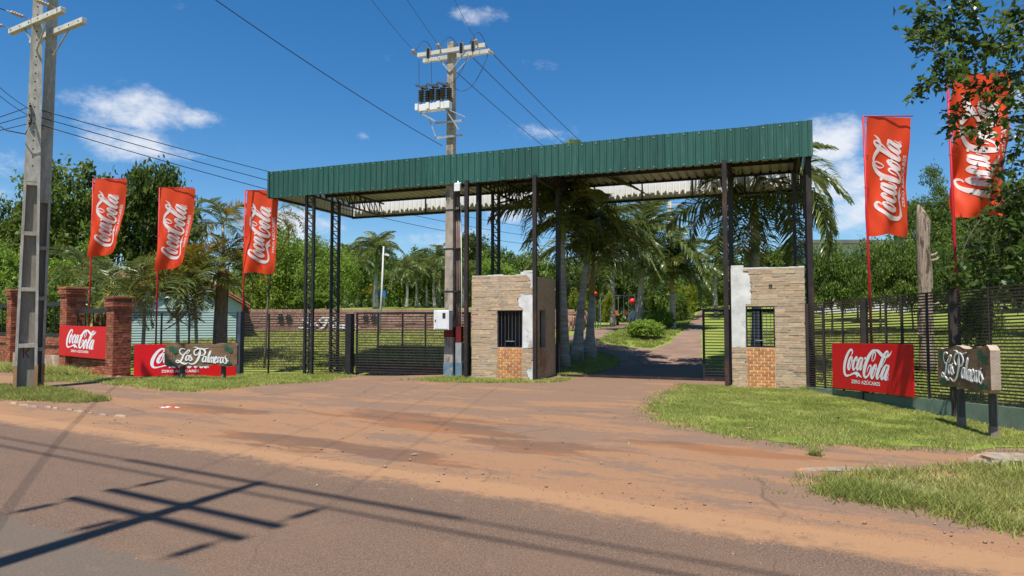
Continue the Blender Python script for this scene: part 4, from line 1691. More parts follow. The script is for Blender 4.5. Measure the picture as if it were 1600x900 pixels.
# right fence of close brown slats on a green plinth
Lr = (FB - FA).length
slat_fence('slat_fence', 'tall brown slatted fence on green plinth running towards the right edge', 'fence', [(FA.x, FA.y), (FB.x, FB.y)], lambda d_: .10 + .30 * d_ / Lr, lambda d_: 1.96 + .18 * d_ / Lr, .053, .024, .022, 'slat_brown',
           [(.05, .10, None), (.75, .04, None), (1.45, .04, None), (2.15, .13, 2.02), (2.85, .04, None), (3.3, .045, None), (3.95, .04, None), (4.55, .15, 2.10), (5.3, .04, None), (6.1, .045, None), (6.8, .1, None)], .05, 'slat_brown', 'dark slatted fences')
froot = [o for o in bpy.data.objects if o.get('label', '').startswith('tall brown slatted')][0]
k_ = 0.0
fd = (FB - FA).normalized()
fnr = Vector((fd.y, -fd.x, 0))
while k_ < Lr - .1:
    l_ = 1.12
    e_ = min(k_ + l_, Lr)
    a_, c_ = FA + fd * k_, FA + fd * e_
    mb = MB()
    ta, tc_ = .07 + .30 * k_ / Lr, .07 + .30 * e_ / Lr
    w_ = Vector((.06, 0, 0))
    gap = fd * .006
    mb.hexa([Vector((a_.x - .06, a_.y, -.08)) + gap, Vector((c_.x - .06, c_.y, -.08)), Vector((c_.x + .06, c_.y, -.08)), Vector((a_.x + .06, a_.y, -.08)) + gap,
             Vector((a_.x - .06, a_.y, ta)) + gap, Vector((c_.x - .06, c_.y, tc_)), Vector((c_.x + .06, c_.y, tc_)), Vector((a_.x + .06, a_.y, ta)) + gap])
    mb.build('plinth_panel', 'green_wall', froot)
    k_ += l_


# ------------------------------------------------------------------ carved wooden signs
def LP(*pts):
    """points read off the left sign's enlargement -> sign units: x 0..1.26 wide over the script, y up"""
    return [((x - 330) / 900, (470 - y) / 900, w) for x, y, w in pts]


LPS = [
    LP((520, 300, .012), (556, 262, .016), (572, 236, .018), (548, 226, .018), (512, 262, .024), (478, 300, .02), (440, 310, .016), (410, 282, .018), (398, 240, .02), (420, 206, .02), (462, 200, .018), (492, 214, .01)),
    LP((498, 272, .018), (466, 320, .034), (440, 385, .036), (412, 428, .03), (374, 446, .022), (342, 432, .02), (346, 408, .02), (376, 408, .022), (420, 440, .03), (468, 464, .034), (516, 466, .028), (544, 446, .012)),
    LP((562, 322, .016), (530, 326, .022), (508, 366, .03), (512, 402, .026), (534, 404, .018), (562, 352, .018)),
    LP((570, 316, .018), (562, 360, .03), (560, 398, .026), (582, 404, .01)),
    LP((600, 306, .012), (588, 336, .02), (606, 368, .032), (612, 400, .026), (588, 416, .018), (572, 404, .01)),
    LP((612, 400, .016), (636, 396, .008)),
    LP((752, 214, .02), (752, 290, .040), (728, 370, .042), (694, 434, .036), (648, 468, .028), (598, 474, .02), (558, 452, .01)),
    LP((738, 262, .014), (716, 304, .018), (680, 318, .022), (654, 292, .024), (652, 250, .026), (684, 214, .026), (740, 202, .024), (800, 212, .028), (838, 244, .034), (842, 286, .032), (812, 318, .024), (768, 326, .012)),
    LP((640, 176, .008), (690, 182, .016), (740, 206, .02), (800, 214, .022), (856, 206, .018), (908, 196, .008)),
    LP((858, 344, .016), (826, 344, .022), (802, 390, .03), (804, 430, .026), (826, 436, .018), (856, 386, .018)),
    LP((866, 340, .018), (856, 390, .03), (852, 432, .026), (876, 436, .012)),
    LP((886, 420, .012), (922, 320, .016), (940, 262, .018), (928, 250, .018), (908, 310, .03), (894, 400, .034), (900, 442, .022), (918, 440, .01)),
    LP((930, 360, .022), (924, 450, .026)),
    LP((926, 410, .012), (950, 358, .02), (962, 366, .026), (956, 454, .026)),
    LP((958, 414, .012), (984, 360, .02), (996, 370, .026), (990, 446, .026), (1004, 460, .014)),
    LP((1014, 414, .014), (1040, 386, .018), (1044, 358, .02), (1026, 352, .022), (1010, 400, .03), (1012, 450, .028), (1034, 458, .018), (1056, 420, .01)),
    LP((1072, 358, .024), (1066, 458, .026)),
    LP((1068, 410, .012), (1090, 362, .018), (1108, 366, .022)),
    LP((1150, 362, .014), (1126, 366, .02), (1108, 410, .028), (1110, 452, .024), (1130, 458, .018), (1154, 400, .018)),
    LP((1162, 356, .018), (1156, 410, .028), (1156, 450, .024), (1176, 456, .01)),
    LP((1206, 330, .012), (1190, 362, .020), (1212, 400, .032), (1222, 440, .028), (1200, 470, .02), (1180, 462, .01)),
    LP((1222, 436, .02), (1246, 430, .012), (1240, 408, .008)),
]
LP_QUADS = [q for st in LPS for q in stroke_tris(st, 4)]
LP_THIN = [q for st in LPS for q in stroke_tris([(x_, y_, w_ * .68) for x_, y_, w_ in st], 4)]


def wood_sign(p_left, p_right, zb, zt, zr_extra, thick, label, seed, letter_x0, letter_w, letter_z, letter_h, posts, edge_mat, quads=None):
    """rough slab from p_left to p_right (as seen), script proud of the face"""
    rs = random.Random(seed)
    a_, c_ = Vector(p_left), Vector(p_right)
    d_ = c_ - a_
    L = d_.length
    d_.normalize()
    nn = Vector((d_.y, -d_.x, 0))     # towards the viewer
    root = thing('carved_sign', label, 'sign', ((a_ + c_) / 2), 'carved wooden signs')
    n = 34
    top, bot = [], []
    for i in range(n + 1):
        k = i / n
        tz = zt + zr_extra * k + .035 * noise.noise(Vector((k * 4, seed, 0))) * 2 + .02 * noise.noise(Vector((k * 14, seed, 3)))
        if k > .86:
            tz += .03 * math.sin((k - .86) / .14 * math.pi)
        if k < .05 or k > .95:
            tz -= .05 * (1 - min(k, 1 - k) / .05)
        bz = zb + zr_extra * k * .4 + .025 * noise.noise(Vector((k * 5, seed, 7))) * 2
        if k < .05 or k > .95:
            bz += .05 * (1 - min(k, 1 - k) / .05)
        top.append(a_ + d_ * (k * L) + Zd * tz)
        bot.append(a_ + d_ * (k * L) + Zd * bz)
    mb = MB()
    nr_ = 6
    grid = []
    for i in range(n + 1):
        colv = []
        for j in range(nr_ + 1):
            q_ = bot[i].lerp(top[i], j / nr_)
            w_ = .012 * noise.noise(Vector((q_.x * 6, q_.z * 9, seed + q_.y * 6)))
            colv.append(len(mb.v))
            mb.v.append(tuple(q_ + nn * (thick / 2 + w_)))
        grid.append(colv)
    for i in range(n):
        for j in range(nr_):
            mb.f.append((grid[i][j], grid[i + 1][j], grid[i + 1][j + 1], grid[i][j + 1]))
    mb.build('slab_face', 'carved_wood', root, True)
    mb = MB()
    for i in range(n):
        for (r0, r1) in ((top[i], top[i + 1]), (bot[i], bot[i + 1])):
            mb.quad(r0 + nn * thick / 2, r1 + nn * thick / 2, r1 - nn * thick / 2, r0 - nn * thick / 2)
        mb.quad(bot[i] - nn * thick / 2, bot[i + 1] - nn * thick / 2, top[i + 1] - nn * thick / 2, top[i] - nn * thick / 2)
    for i in (0, n):
        mb.quad(bot[i] + nn * thick / 2, top[i] + nn * thick / 2, top[i] - nn * thick / 2, bot[i] - nn * thick / 2)
    mb.build('slab_edge', edge_mat, root)

    def fn(x, y, lift):
        u_ = letter_x0 + x / 1.02 * letter_w
        z_ = letter_z + y / .31 * letter_h + zr_extra * u_ / L * .6
        return a_ + d_ * u_ + Zd * z_ + nn * (thick / 2 + .014 + lift)
    lo = lettering('lettering', fn, 'paint_white', root, .0005, quads or LP_QUADS, ())
    md = lo.modifiers.new('solid', 'SOLIDIFY')
    md.thickness = .012
    lo['label'] = 'white painted script carved on the slab'
    # painted palm trees at both ends
    for (k, sz) in ((.12, 1), (.88, 1)):
        for (du_, hh) in ((-.05, .8), (.06, .68)):
            mb = MB()
            uc = k * L + du_
            zc = zb + (zt - zb) * hh + zr_extra * k
            ctr = a_ + d_ * uc + Zd * zc + nn * (thick / 2 + .015)
            ring = []
            for j in range(18):
                r_ = (.075 if j % 2 else .042) * (1 + .2 * rs.random())
                an = j / 18 * 2 * math.pi
                ring.append(ctr + d_ * math.cos(an) * r_ + Zd * math.sin(an) * r_ * 1.15)
            mb.poly(ring)
            mb.build('painted_crown', 'paint_green', root)
            mb = MB()
            foot = a_ + d_ * (k * L + du_ * .3) + Zd * (zb + .10 + zr_extra * k) + nn * (thick / 2 + .012)
            sd_ = d_ * .009
            mb.quad(foot - sd_, foot + sd_, ctr + sd_ * .6, ctr - sd_ * .6)
            mb.build('painted_trunk', 'post_foot', root)
        mb = MB()
        g0 = a_ + d_ * (k * L) + Zd * (zb + .06 + zr_extra * k * .5) + nn * (thick / 2 + .016)
        mb.poly([g0 - d_ * .13 - Zd * .02, g0 + d_ * .13 - Zd * .02, g0 + d_ * .09 + Zd * .03, g0 + Zd * .055, g0 - d_ * .09 + Zd * .025])
        mb.build('painted_grass', 'paint_green', root)
    for (u_, dx_) in posts:
        q_ = a_ + d_ * u_ - nn * (thick / 2 + .03)
        g_ = gz(q_.x, q_.y)
        mb = MB()
        mb.bar(q_ + Zd * (g_ - .1), q_ + Zd * (zb + .42), .10, .09)
        po = mb.build('post', 'post_wood', root, bevel=.008)
        mb = MB()
        mb.bar(q_ + Zd * (g_ - .1), q_ + Zd * (g_ + .17), .108, .098)
        mb.build('post_foot', 'post_foot', po)
    return root


wood_sign((6.62, 10.55, 0), (6.36, 9.02, 0), .60, 1.17, .08, .12, 'carved wooden sign on two posts before the right fence', 2,   .13, 1.26, .70, .42, ((.36, 0), (1.27, 0)), 'split_wood', LP_THIN)
wood_sign((X(262, 18.5), 18.45, 0), (X(373, 18.5), 18.5, 0), .36, .95, .03, .11, 'carved wooden sign standing before a red board on the left', 5, .30, 1.40, .42, .42, ((.42, 0), (1.52, 0)), 'carved_wood')


# ------------------------------------------------------------------ utility poles
def sag_pts(a, b_, sag, n=18):
    a, b_ = Vector(a), Vector(b_)
    return [a.lerp(b_, k / n) - Zd * (4 * sag * (k / n) * (1 - k / n)) for k in range(n + 1)]


def wire(a, b_, sag, r, label, group='overhead wires', n=18):
    mb = MB()
    mb.tube(sag_pts(a, b_, sag, n), r, 5)
    return tag(mb.build('overhead_wire', 'wire_black', None, True), label, 'wire', group)


def insulator(p, d_, L=.38, r=.045, mat='insulator_tan', parent=None, sheds=5):
    d_ = Vector(d_).normalized()
    prof = [(.012, 0), (.012, L * .18)]
    for k in range(sheds):
        z = L * (.18 + .64 * k / sheds)
        prof += [(r * .5, z), (r, z + L * .03), (r * .5, z + L * .09)]
    prof += [(.012, L * .82), (.012, L)]
    mb = MB()
    mb.lathe(p, prof, 10, d_)
    return mb.build('insulator', mat, parent, True)


def concrete_post(root, p, fdir, sdir, w0, w1, d0, d1, z0, z1, recess, holes_from, name='shaft'):
    """tapered pole with recessed panels on its face (fdir), like a ladder below"""
    fdir, sdir = Vector(fdir), Vector(sdir)

    def wd_(z):
        k = (z - z0) / (z1 - z0)
        return w0 + (w1 - w0) * k, d0 + (d1 - d0) * k
    mb = MB()

    def ring(z, extra=0.0):
        w_, d_ = wd_(z)
        c_ = p + Zd * z
        return [c_ - sdir * w_ / 2 - fdir * d_ / 2, c_ + sdir * w_ / 2 - fdir * d_ / 2, c_ + sdir * w_ / 2 + fdir * d_ / 2, c_ - sdir * w_ / 2 + fdir * d_ / 2]
    zr = recess[-1][1] + .08
    # upper solid part
    mb.hexa(ring(zr) + ring(z1))
    # flanges and rungs of the lower part
    def flange(za_, zb_):
        for sg in (-1, 1):
            r_ = []
            for z in (za_, zb_):
                w_, d_ = wd_(z)
                c_ = p + Zd * z
                i_, o_ = sg * (w_ / 2 - .055), sg * w_ / 2
                lo_, hi_ = min(i_, o_), max(i_, o_)
                r_ += [c_ + sdir * lo_ - fdir * d_ / 2, c_ + sdir * hi_ - fdir * d_ / 2, c_ + sdir * hi_ + fdir * d_ / 2, c_ + sdir * lo_ + fdir * d_ / 2]
            mb.hexa(r_)
    flange(z0, zr)
    sh = mb.build(name, 'concrete_pole', root)
    zs_ = [r_[0] for r_ in recess[1:]] + [zr]
    for z in zs_:
        mb = MB()
        w_, d_ = wd_(z)
        mb.obox(p + Zd * (z - .04), sdir * (w_ / 2 - .056), fdir * (d_ / 2 - .004), Zd * .045)
        mb.build('rung', 'concrete_pole', sh)
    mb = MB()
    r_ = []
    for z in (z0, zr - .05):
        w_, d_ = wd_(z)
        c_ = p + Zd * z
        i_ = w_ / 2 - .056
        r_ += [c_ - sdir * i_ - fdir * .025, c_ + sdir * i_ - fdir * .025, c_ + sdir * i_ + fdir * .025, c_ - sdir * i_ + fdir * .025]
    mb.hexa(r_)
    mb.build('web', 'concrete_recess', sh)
    # clay splashed foot
    mb = MB()
    w_, d_ = wd_(z0 + .3)
    for sg in (-1, 1):
        mb.obox(p + Zd * (z0 + .32) + sdir * sg * (w_ / 2 - .024), sdir * .034, fdir * (d_ / 2 + .006), Zd * .33)
    mb.build('clay_stain', 'pole_clay', sh)
    # bolt holes up the face
    mb = MB()
    z = holes_from
    while z < z1 - .3:
        w_, d_ = wd_(z)
        c_ = p + Zd * z + fdir * (d_ / 2 + .001)
        mb.obox(c_, sdir * .014, fdir * .002, Zd * .014)
        z += .2
    ho = mb.build('bolt_hole', 'glass_dark', sh)
    ho['kind'] = 'stuff'
    return sh


# twin pole on the left: two posts side by side with a double crossarm
TP = Vector((-11.25, 16.0, 0))
twin = thing('utility_pole', 'twin concrete utility pole with crossarms by the left kerb', 'pole', TP)
fdir = Vector((.57, -.82, 0)).normalized()
sdir = Vector((-fdir.y, fdir.x, 0))
TLEAN = .0
rec = [(.1, 1.0), (1.05, 2.3), (2.35, 3.6), (3.65, 4.75)]
pA = Vector((-11.27, 15.9, 0))
pB = Vector((-11.30, 16.3, 0))
concrete_post(twin, pA, fdir, sdir, .45, .13, .30, .18, -.1, 11.6, rec, 5.2)
concrete_post(twin, pB, fdir, sdir, .30, .20, .30, .18, -.1, 11.9, [(.1, .9), (.95, 2.1), (2.15, 3.3), (3.35, 4.4)], 14)
sh_m = Matrix.Identity(4)
sh_m[0][2] = .012
for ob in [twin.children[1]] + list(twin.children[1].children):
    ob.data.transform(sh_m)


def lean(z):
    return Vector((0, 0, 0))


arm_d = Vector((RD[0], RD[1], 0))
wdir = Vector((-RN[0], -RN[1], .03)).normalized()
ARM0 = Vector((-11.12, 15.9, 0))
for k, (dn_, zz) in enumerate(((-.16, 8.62), (.30, 8.55))):
    c_ = ARM0 + Vector((RN[0], RN[1], 0)) * dn_ + Zd * zz
    mb = MB()
    mb.bar(c_ - arm_d * 1.2, c_ + arm_d * 1.2, .12, .13)
    ar = mb.build('crossarm', 'concrete_arm', twin, bevel=.008)
    mb = MB()
    for j in np.linspace(-1.05, 1.05, 6):
        mb.obox(c_ + arm_d * j + wdir * .062, arm_d * .014, wdir * .006, (0, 0, .014))
    bo = mb.build('bolt', 'glass_dark', ar)
    bo['kind'] = 'stuff'
    base_ = ARM0 + Vector((RN[0], RN[1], 0)) * dn_ * .8 + Zd * 7.95
    for sg in (-1, 1):
        mb = MB()
        mb.bar(base_, c_ + arm_d * .55 * sg - Zd * .05, .035, .02)
        mb.build('brace', 'galvanised', twin)
armc = ARM0 + Vector((RN[0], RN[1], 0)) * -.2 + Zd * 8.66
for j, lb in ((-1.1, 'leftmost'), (-.1, 'middle'), (1.05, 'rightmost')):
    q_ = armc + arm_d * j
    insulator(q_ + wdir * .12, wdir, .42, .05, parent=twin)
    mb = MB()
    mb.tube([q_, q_ + wdir * .14], .012, 6)
    mb.build('shackle', 'galvanised', twin)
    wire(q_ + wdir * .52, q_ + wdir * 40 + Zd * .6, .7, .010, lb + ' of the three high wires leaving the twin pole towards the camera side', 'high wires leaving the twin pole')
# low-voltage rack on the twin pole
LVP = pA + Vector((.02, -.13, 0))
for j, z_ in enumerate((6.55, 6.35, 6.15)):
    insulator(Vector((LVP.x, LVP.y - .03, z_)), (0, -.2, 1), .12, .04, 'porcelain_brown', twin, 2)
    wire((LVP.x, LVP.y, z_ + .05), (LVP.x - 22, LVP.y + 11 - j, z_ + .4 + .2 * j), .5, .010, ('highest', 'middle', 'lowest')[j] + ' of the three low cables running left from the twin pole', 'low cables at the twin pole')
mb = MB()
mb.tube([Vector((LVP.x, LVP.y - .05, 6.6)), Vector((LVP.x + .1, LVP.y - .12, 6.2)), Vector((LVP.x - .02, LVP.y - .14, 5.9)), Vector((LVP.x - .5, LVP.y - .1, 6.0)), Vector((LVP.x - 1.1, LVP.y - .05, 6.4))], .014, 6)
tag(mb.build('cable_loop', 'wire_black', twin, True))
# a painted letter on the pole's foot
mb = MB()
lw0 = pA + fdir * .030 + Vector((0, 0, 0))
for st in ([(0, 0, .02), (.0, .12, .025), (0, .24, .02), (.07, .25, .02), (.09, .19, .02), (.04, .13, .02), (.1, 0, .02)],):
    for q in stroke_tris(st, 4):
        mb.quad(*[lw0 + sdir * (p_[0] - .05) + Zd * (.72 + p_[1]) for p_ in q])
mb.build('painted_letter', 'paint_red_pole', twin)

# centre pole beside the gate
CP = Vector((X(704, 19.25), 19.25, 0))
cpole = thing('utility_pole', 'concrete utility pole with switches rising through the canopy', 'pole', CP)
mb = MB()
cz0 = gz(CP.x, CP.y) - .05
ZTOP = 9.55


def cpw(z):
    k = (z - cz0) / (ZTOP - cz0)
    return .285 + (.19 - .285) * k


def cring(z, e=0):
    w_ = cpw(z) / 2 + e
    c_ = CP + Zd * z
    return [c_ - Ud * w_ - Vd * w_, c_ + Ud * w_ - Vd * w_, c_ + Ud * w_ + Vd * w_, c_ - Ud * w_ + Vd * w_]


mb.hexa(cring(cz0) + cring(ZTOP))
mb.build('shaft', 'pole_plaster', cpole, bevel=.02)
for (za_, zb_, mt) in ((cz0, .42, 'paint_blue'), (.42 + .70, 1.40, 'paint_red_pole')):
    mb = MB()
    mb.hexa(cring(za_, .004) + cring(zb_, .004))
    mb.build('paint_band', mt, cpole)
# companion post and conduits at its right
cp2 = CP + Ud * .27 + Vd * .06
mb = MB()
mb.obox(cp2 + Zd * .42, Ud * .09, Vd * .11, Zd * .55)
mb.build('conduit_box', 'galvanised', cpole)
mb = MB()
mb.obox(cp2 + Zd * .18 + Ud * .012, Ud * .095, Vd * .115, Zd * .24)
mb.build('paint_band', 'paint_blue', cpole)
mb = MB()
mb.obox(cp2 + Zd * 1.2 - Vd * .02, Ud * .08, Vd * .09, Zd * .22)
mb.build('paint_band', 'paint_red_pole', cpole)
for (off, r_, mt, zt_) in ((.20, .03, 'pipe_red', 5.6), (.275, .035, 'pipe_red', 5.3), (.335, .012, 'white_metal', 4.9)):
    mb = MB()
    q_ = CP + Ud * off + Vd * .02
    mb.tube([q_ + Zd * .3, q_ + Zd * zt_ * .5, q_ + Zd * zt_ - Ud * .04], r_, 8)
    mb.build('conduit', mt, cpole, True)
mb = MB()
for z_ in (2.4, 3.6, 4.7):
    mb.obox(CP + Zd * z_ + Ud * .06, Ud * (cpw(z_) / 2 + .13), Vd * (cpw(z_) / 2 + .008), Zd * .02)
mb.build('strap', 'steel_black', cpole)
# meter box
mbx = CP - Ud * .08 - Vd * .30
mtr = thing('meter_box', 'white meter box strapped to the centre pole', 'box', mbx + Zd * 1.35)
mb = MB()
mb.obox(mbx + Zd * 1.60, Ud * .235, Vd * .12, Zd * .275)
mb.build('case', 'white_metal', mtr, bevel=.01)
mb = MB()
mb.obox(mbx + Zd * 1.60 - Vd * .124, Ud * .205, Vd * .006, Zd * .245)
dr_ = mb.build('door', 'white_metal', mtr, bevel=.004)
mb = MB()
mb.obox(mbx + Zd * 1.72 - Vd * .132 + Ud * .09, Ud * .045, Vd * .004, Zd * .075)
mb.build('window', 'glass_dark', dr_)
mb = MB()
mb.obox(mbx + Zd * 1.58 - Vd * .134 - Ud * .175, Ud * .014, Vd * .006, Zd * .03)
mb.build('latch', 'steel_black', dr_)
# crossarms of the centre pole
CA = CP + Zd * 9.25
for (dv_, dz_) in ((-.17, 0), (.17, -.04)):
    mb = MB()
    c_ = CA + Vd * dv_ + Zd * dz_ + Ud * .06
    mb.bar(c_ - Ud * 1.06, c_ + Ud * 1.06, .09, .12)
    mb.build('crossarm', 'concrete_arm', cpole, bevel=.006)
    mb = MB()
    mb.bar(CA + Vd * dv_ * .7 - Zd * .6, c_ - Ud * .5 - Zd * .05, .03, .02)
    mb.bar(CA + Vd * dv_ * .7 - Zd * .6, c_ + Ud * .5 - Zd * .05, .03, .02)
    mb.build('brace', 'galvanised', cpole)
# small surge arresters on the arm
for u_ in (-.62, .42, .78):
    c_ = CA + Ud * u_ - Vd * .26
    insulator(c_ - Zd * .25, Zd, .48, .055, 'porcelain_brown', cpole, 6)
    mb = MB()
    mb.obox(c_ + Vd * .02, Ud * .06, Vd * .02, Zd * .14)
    mb.build('clamp', 'galvanised', cpole)
# switch bracket with three ribbed switches
SW = CP + Zd * 7.62 - Vd * .33 - Ud * .36
mb = MB()
mb.obox(SW, Ud * .50, Vd * .10, Zd * .10)
mb.build('switch_base', 'white_metal', cpole, bevel=.01)
for u_ in (-.34, 0, .34):
    for dv_ in (-.05, .06):
        insulator(SW + Ud * (u_ + dv_ * 1.3) + Zd * .08 + Vd * dv_, Zd, .54, .095, 'porcelain_brown', cpole, 7)
    mb = MB()
    mb.bar(SW + Ud * (u_ - .22) + Zd * .66 - Vd * .1, SW + Ud * (u_ + .12) + Zd * .56, .06, .05)
    mb.obox(SW + Ud * u_ + Zd * .60, Ud * .07, Vd * .05, Zd * .05)
    mb.build('switch_head', 'post_slate', cpole)
    mb = MB()
    mb.obox(SW + Ud * (u_ - .16) + Zd * .02 - Vd * .13, Ud * .05, Vd * .03, Zd * .09)
    mb.build('switch_lug', 'white_metal', cpole)
for (a_, c_) in ((SW - Ud * .45 - Zd * .12, SW + Ud * .15 - Zd * .5 - Vd * .25), (SW + Ud * .35 - Zd * .08, SW + Ud * 1.0 - Zd * .42 - Vd * .1),
                 (SW + Ud * .35 - Zd * .1, SW + Ud * .75 - Zd * .72), (SW - Ud * .25 - Zd * .12, SW - Ud * .02 - Zd * .82 + Vd * .1)):
    mb = MB()
    mb.bar(a_, c_, .07, .03)
    mb.build('bracket', 'galvanised', cpole)
for z_ in (7.2, 6.78):
    mb = MB()
    mb.bar(CP + Zd * z_ - Ud * .42 - Vd * .16, CP + Zd * z_ + Ud * .42 - Vd * .16, .05, .06)
    mb.build('bracket', 'galvanised', cpole)
# jumper leads
for (a_, c_, s_) in ((CA - Ud * .95 - Zd * .1 - Vd * .2, SW - Ud * .5 + Zd * .65, .15), (CA - Ud * .55 - Zd * .2 - Vd * .2, SW - Ud * .1 + Zd * .65, .1), (CA + Ud * 1.05 - Zd * .1 + Vd * .2, SW + Ud * .5 + Zd * .6, .55),
                     (CA + Ud * .5 - Zd * .2, SW + Ud * .36 + Zd * .6, .2)):
    mb = MB()
    mb.tube(sag_pts(a_, c_, s_, 12), .008, 5)
    mb.build('jumper_lead', 'wire_black', cpole, True)
for u_, w_ in ((-.85, .35), (-.05, .45), (.85, .3)):
    mb = MB()
    pts = [CA + Ud * (u_ + w_ * (k / 10 - .5)) + Zd * (.05 + .42 * math.sin(math.pi * k / 10)) - Vd * (.3 - .6 * k / 10) for k in range(11)]
    mb.tube(pts, .008, 5)
    mb.build('jumper_lead', 'wire_black', cpole, True)

# pole on this side of the road, left of the camera: only its shadow is in view
NP = Vector((-4.38, 2.02, 0))
npole = thing('utility_pole', 'tall concrete pole beside the camera whose crossarm shadow crosses the road', 'pole', NP)
mb = MB()
mb.tube([NP - Zd * .1, NP + Zd * 10.4, NP + Zd * 12.7], [.135, .090, .06], 12)
mb.build('shaft', 'concrete_pole', npole, True)
nd = Vector((RD[0], RD[1], 0))
nnv = Vector((RN[0], RN[1], 0))
for dv_ in (-.17, .17):
    mb = MB()
    c_ = NP + Zd * 10.0 + nnv * dv_
    mb.bar(c_ - nd * 1.17, c_ + nd * 1.17, .09, .09)
    mb.build('crossarm', 'concrete_arm', npole)
arms = []
for j in (-1.05, -.1, 1.05):
    for sg in (1, -1):
        q_ = NP + Zd * 10.03 + nd * j + nnv * sg * .2
        dvec = nnv * sg
        insulator(q_ + dvec * .1, dvec, .45, .065, parent=npole)
        mb = MB()
        mb.tube([q_, q_ + dvec * .12], .014, 6)
        mb.build('shackle', 'galvanised', npole)
        if sg == 1:
            arms.append(q_ + dvec * .55)
# high wires: near pole -> centre pole -> far pole
ends_in = [CA - Ud * .98 - Vd * .55 + Zd * .05, CA - Ud * .18 - Vd * .55 + Zd * .1, CA + Ud * .98 - Vd * .55 + Zd * .05]
ends_out = [CA - Ud * .45 + Vd * .5 - Zd * .02, CA + Ud * .45 + Vd * .5 - Zd * .02, CA + Ud * 1.1 + Vd * .5 - Zd * .02]
for k in range(3):
    a_ = Vector(arms[k])
    wire(a_, ends_in[k], .55, .005, ('leftmost', 'middle', 'rightmost')[k] + ' of the high wires coming over the road to the centre pole', 'high wires over the road', 40)
    dv_ = (a_ - ends_in[k]).normalized()
    insulator(ends_in[k], -dv_ - Zd * .05, .40, .045, parent=cpole)
FP = Vector((X(1048, 62), 62, 0))
FPZ = gz(FP.x, FP.y)
far_top = at(1048, 320, 62).z
for k in range(3):
    q_ = FP + Vector((-1.2 + 1.2 * k, 0, far_top + .2))
    wire(ends_out[k], q_, 1.2, .011, ('lowest', 'middle', 'highest')[k] + ' of the high wires running from centre pole to far pole', 'high wires behind the canopy', 30)
    insulator(ends_out[k] - (q_ - ends_out[k]).normalized() * .42, (q_ - ends_out[k]), .40, .045, parent=cpole)
fpole = thing('utility_pole', 'distant utility pole seen under the canopy', 'pole', (FP.x, FP.y, FPZ))
mb = MB()
mb.tube([FP + Zd * (FPZ - .1), FP + Zd * (far_top + .3)], [.24, .16], 10)
mb.build('shaft', 'concrete_pole', fpole, True)
mb = MB()
mb.bar(FP + Zd * far_top - Vector((1.3, 0, 0)), FP + Zd * far_top + Vector((1.3, 0, 0)), .12, .14)
mb.build('crossarm', 'concrete_arm', fpole)
for j in (-1.2, 0, 1.2):
    insulator(FP + Zd * (far_top + .05) + Vector((j, 0, 0)), Zd, .3, .09, 'porcelain_brown', fpole, 3)
# lower cables
for j, (za_, zb_) in enumerate(((6.55, 9.6), (6.38, 9.2), (6.2, 8.8))):
    wire((LVP.x + .1, LVP.y + .1, za_), (FP.x, FP.y, zb_), 1.25 + .2 * j, .011, ('highest', 'middle', 'lowest')[j] + ' of the low cables from the twin pole behind the canopy', 'low cables behind the canopy', 40)
# cable dropping behind the centre pole from the upper left
wire((-11.5, 2.5, 11.0), (X(690, 19.6), 19.6, at(690, 228, 19.6).z), .6, .010, 'low service wire slanting down to the centre pole', None, 40)
# cables along the road on the near side, seen by their shadows
for (z_, off_, r_, lb) in ((12.6, 0, .02, 'cable along the road at the near pole top'), (11.9, -.02, .024, 'second cable along the road below the near pole top')):
    c_ = NP + Zd * z_ + nnv * off_
    wire(c_ - nd * 40 + Zd * .5, c_ + nd * 40 + Zd * .5, .5, r_, lb, None, 40)
# thick bundle hanging on the top cable
mb = MB()
c_ = NP + Zd * 12.6
mb.tube([c_ - nd * 2.2 + Zd * .02, c_ + Zd * .0, c_ + nd * 2.4 + Zd * .02], .045, 6)
mb.build('cable_sleeve', 'wire_black', npole, True)
# service bundle crossing the road to the twin pole
for j, dz_ in enumerate((0, .16)):
    wire(NP + Zd * (6.2 + dz_), (LVP.x, LVP.y, 6.35 + dz_), .65, .007, ('lower', 'upper')[j] + ' service cable crossing the road to the twin pole', 'service cables crossing the road', 30)


# ------------------------------------------------------------------ trees, palms and shrubs
def rand_quads(rs, pos, size, up=.5, aspect=1.9, bend=.25):
    """leaf-shaped folded quads at pos (n,3)"""
    n = len(pos)
    d = rs.normal(0, 1, (n, 3))
    d[:, 2] = d[:, 2] * .6 - .25
    d /= np.linalg.norm(d, axis=1)[:, None]
    r = rs.normal(0, 1, (n, 3))
    r[:, 2] *= .5
    nrm = np.cross(d, np.cross(rs.normal(0, .8, (n, 3)) + np.array((0, 0, up * 2)), d))
    nrm /= (np.linalg.norm(nrm, axis=1)[:, None] + 1e-9)
    sd = np.cross(d, nrm)
    L = (size * rs.uniform(.6, 1.35, n))[:, None]
    W = L / aspect
    v = np.zeros((n, 4, 3), np.float32)
    v[:, 0] = pos - d * L * .5
    v[:, 1] = pos + sd * W * .5 + nrm * L * bend * .3
    v[:, 2] = pos + d * L * .5 - nrm * L * bend * .4
    v[:, 3] = pos - sd * W * .5 + nrm * L * bend * .3
    return v


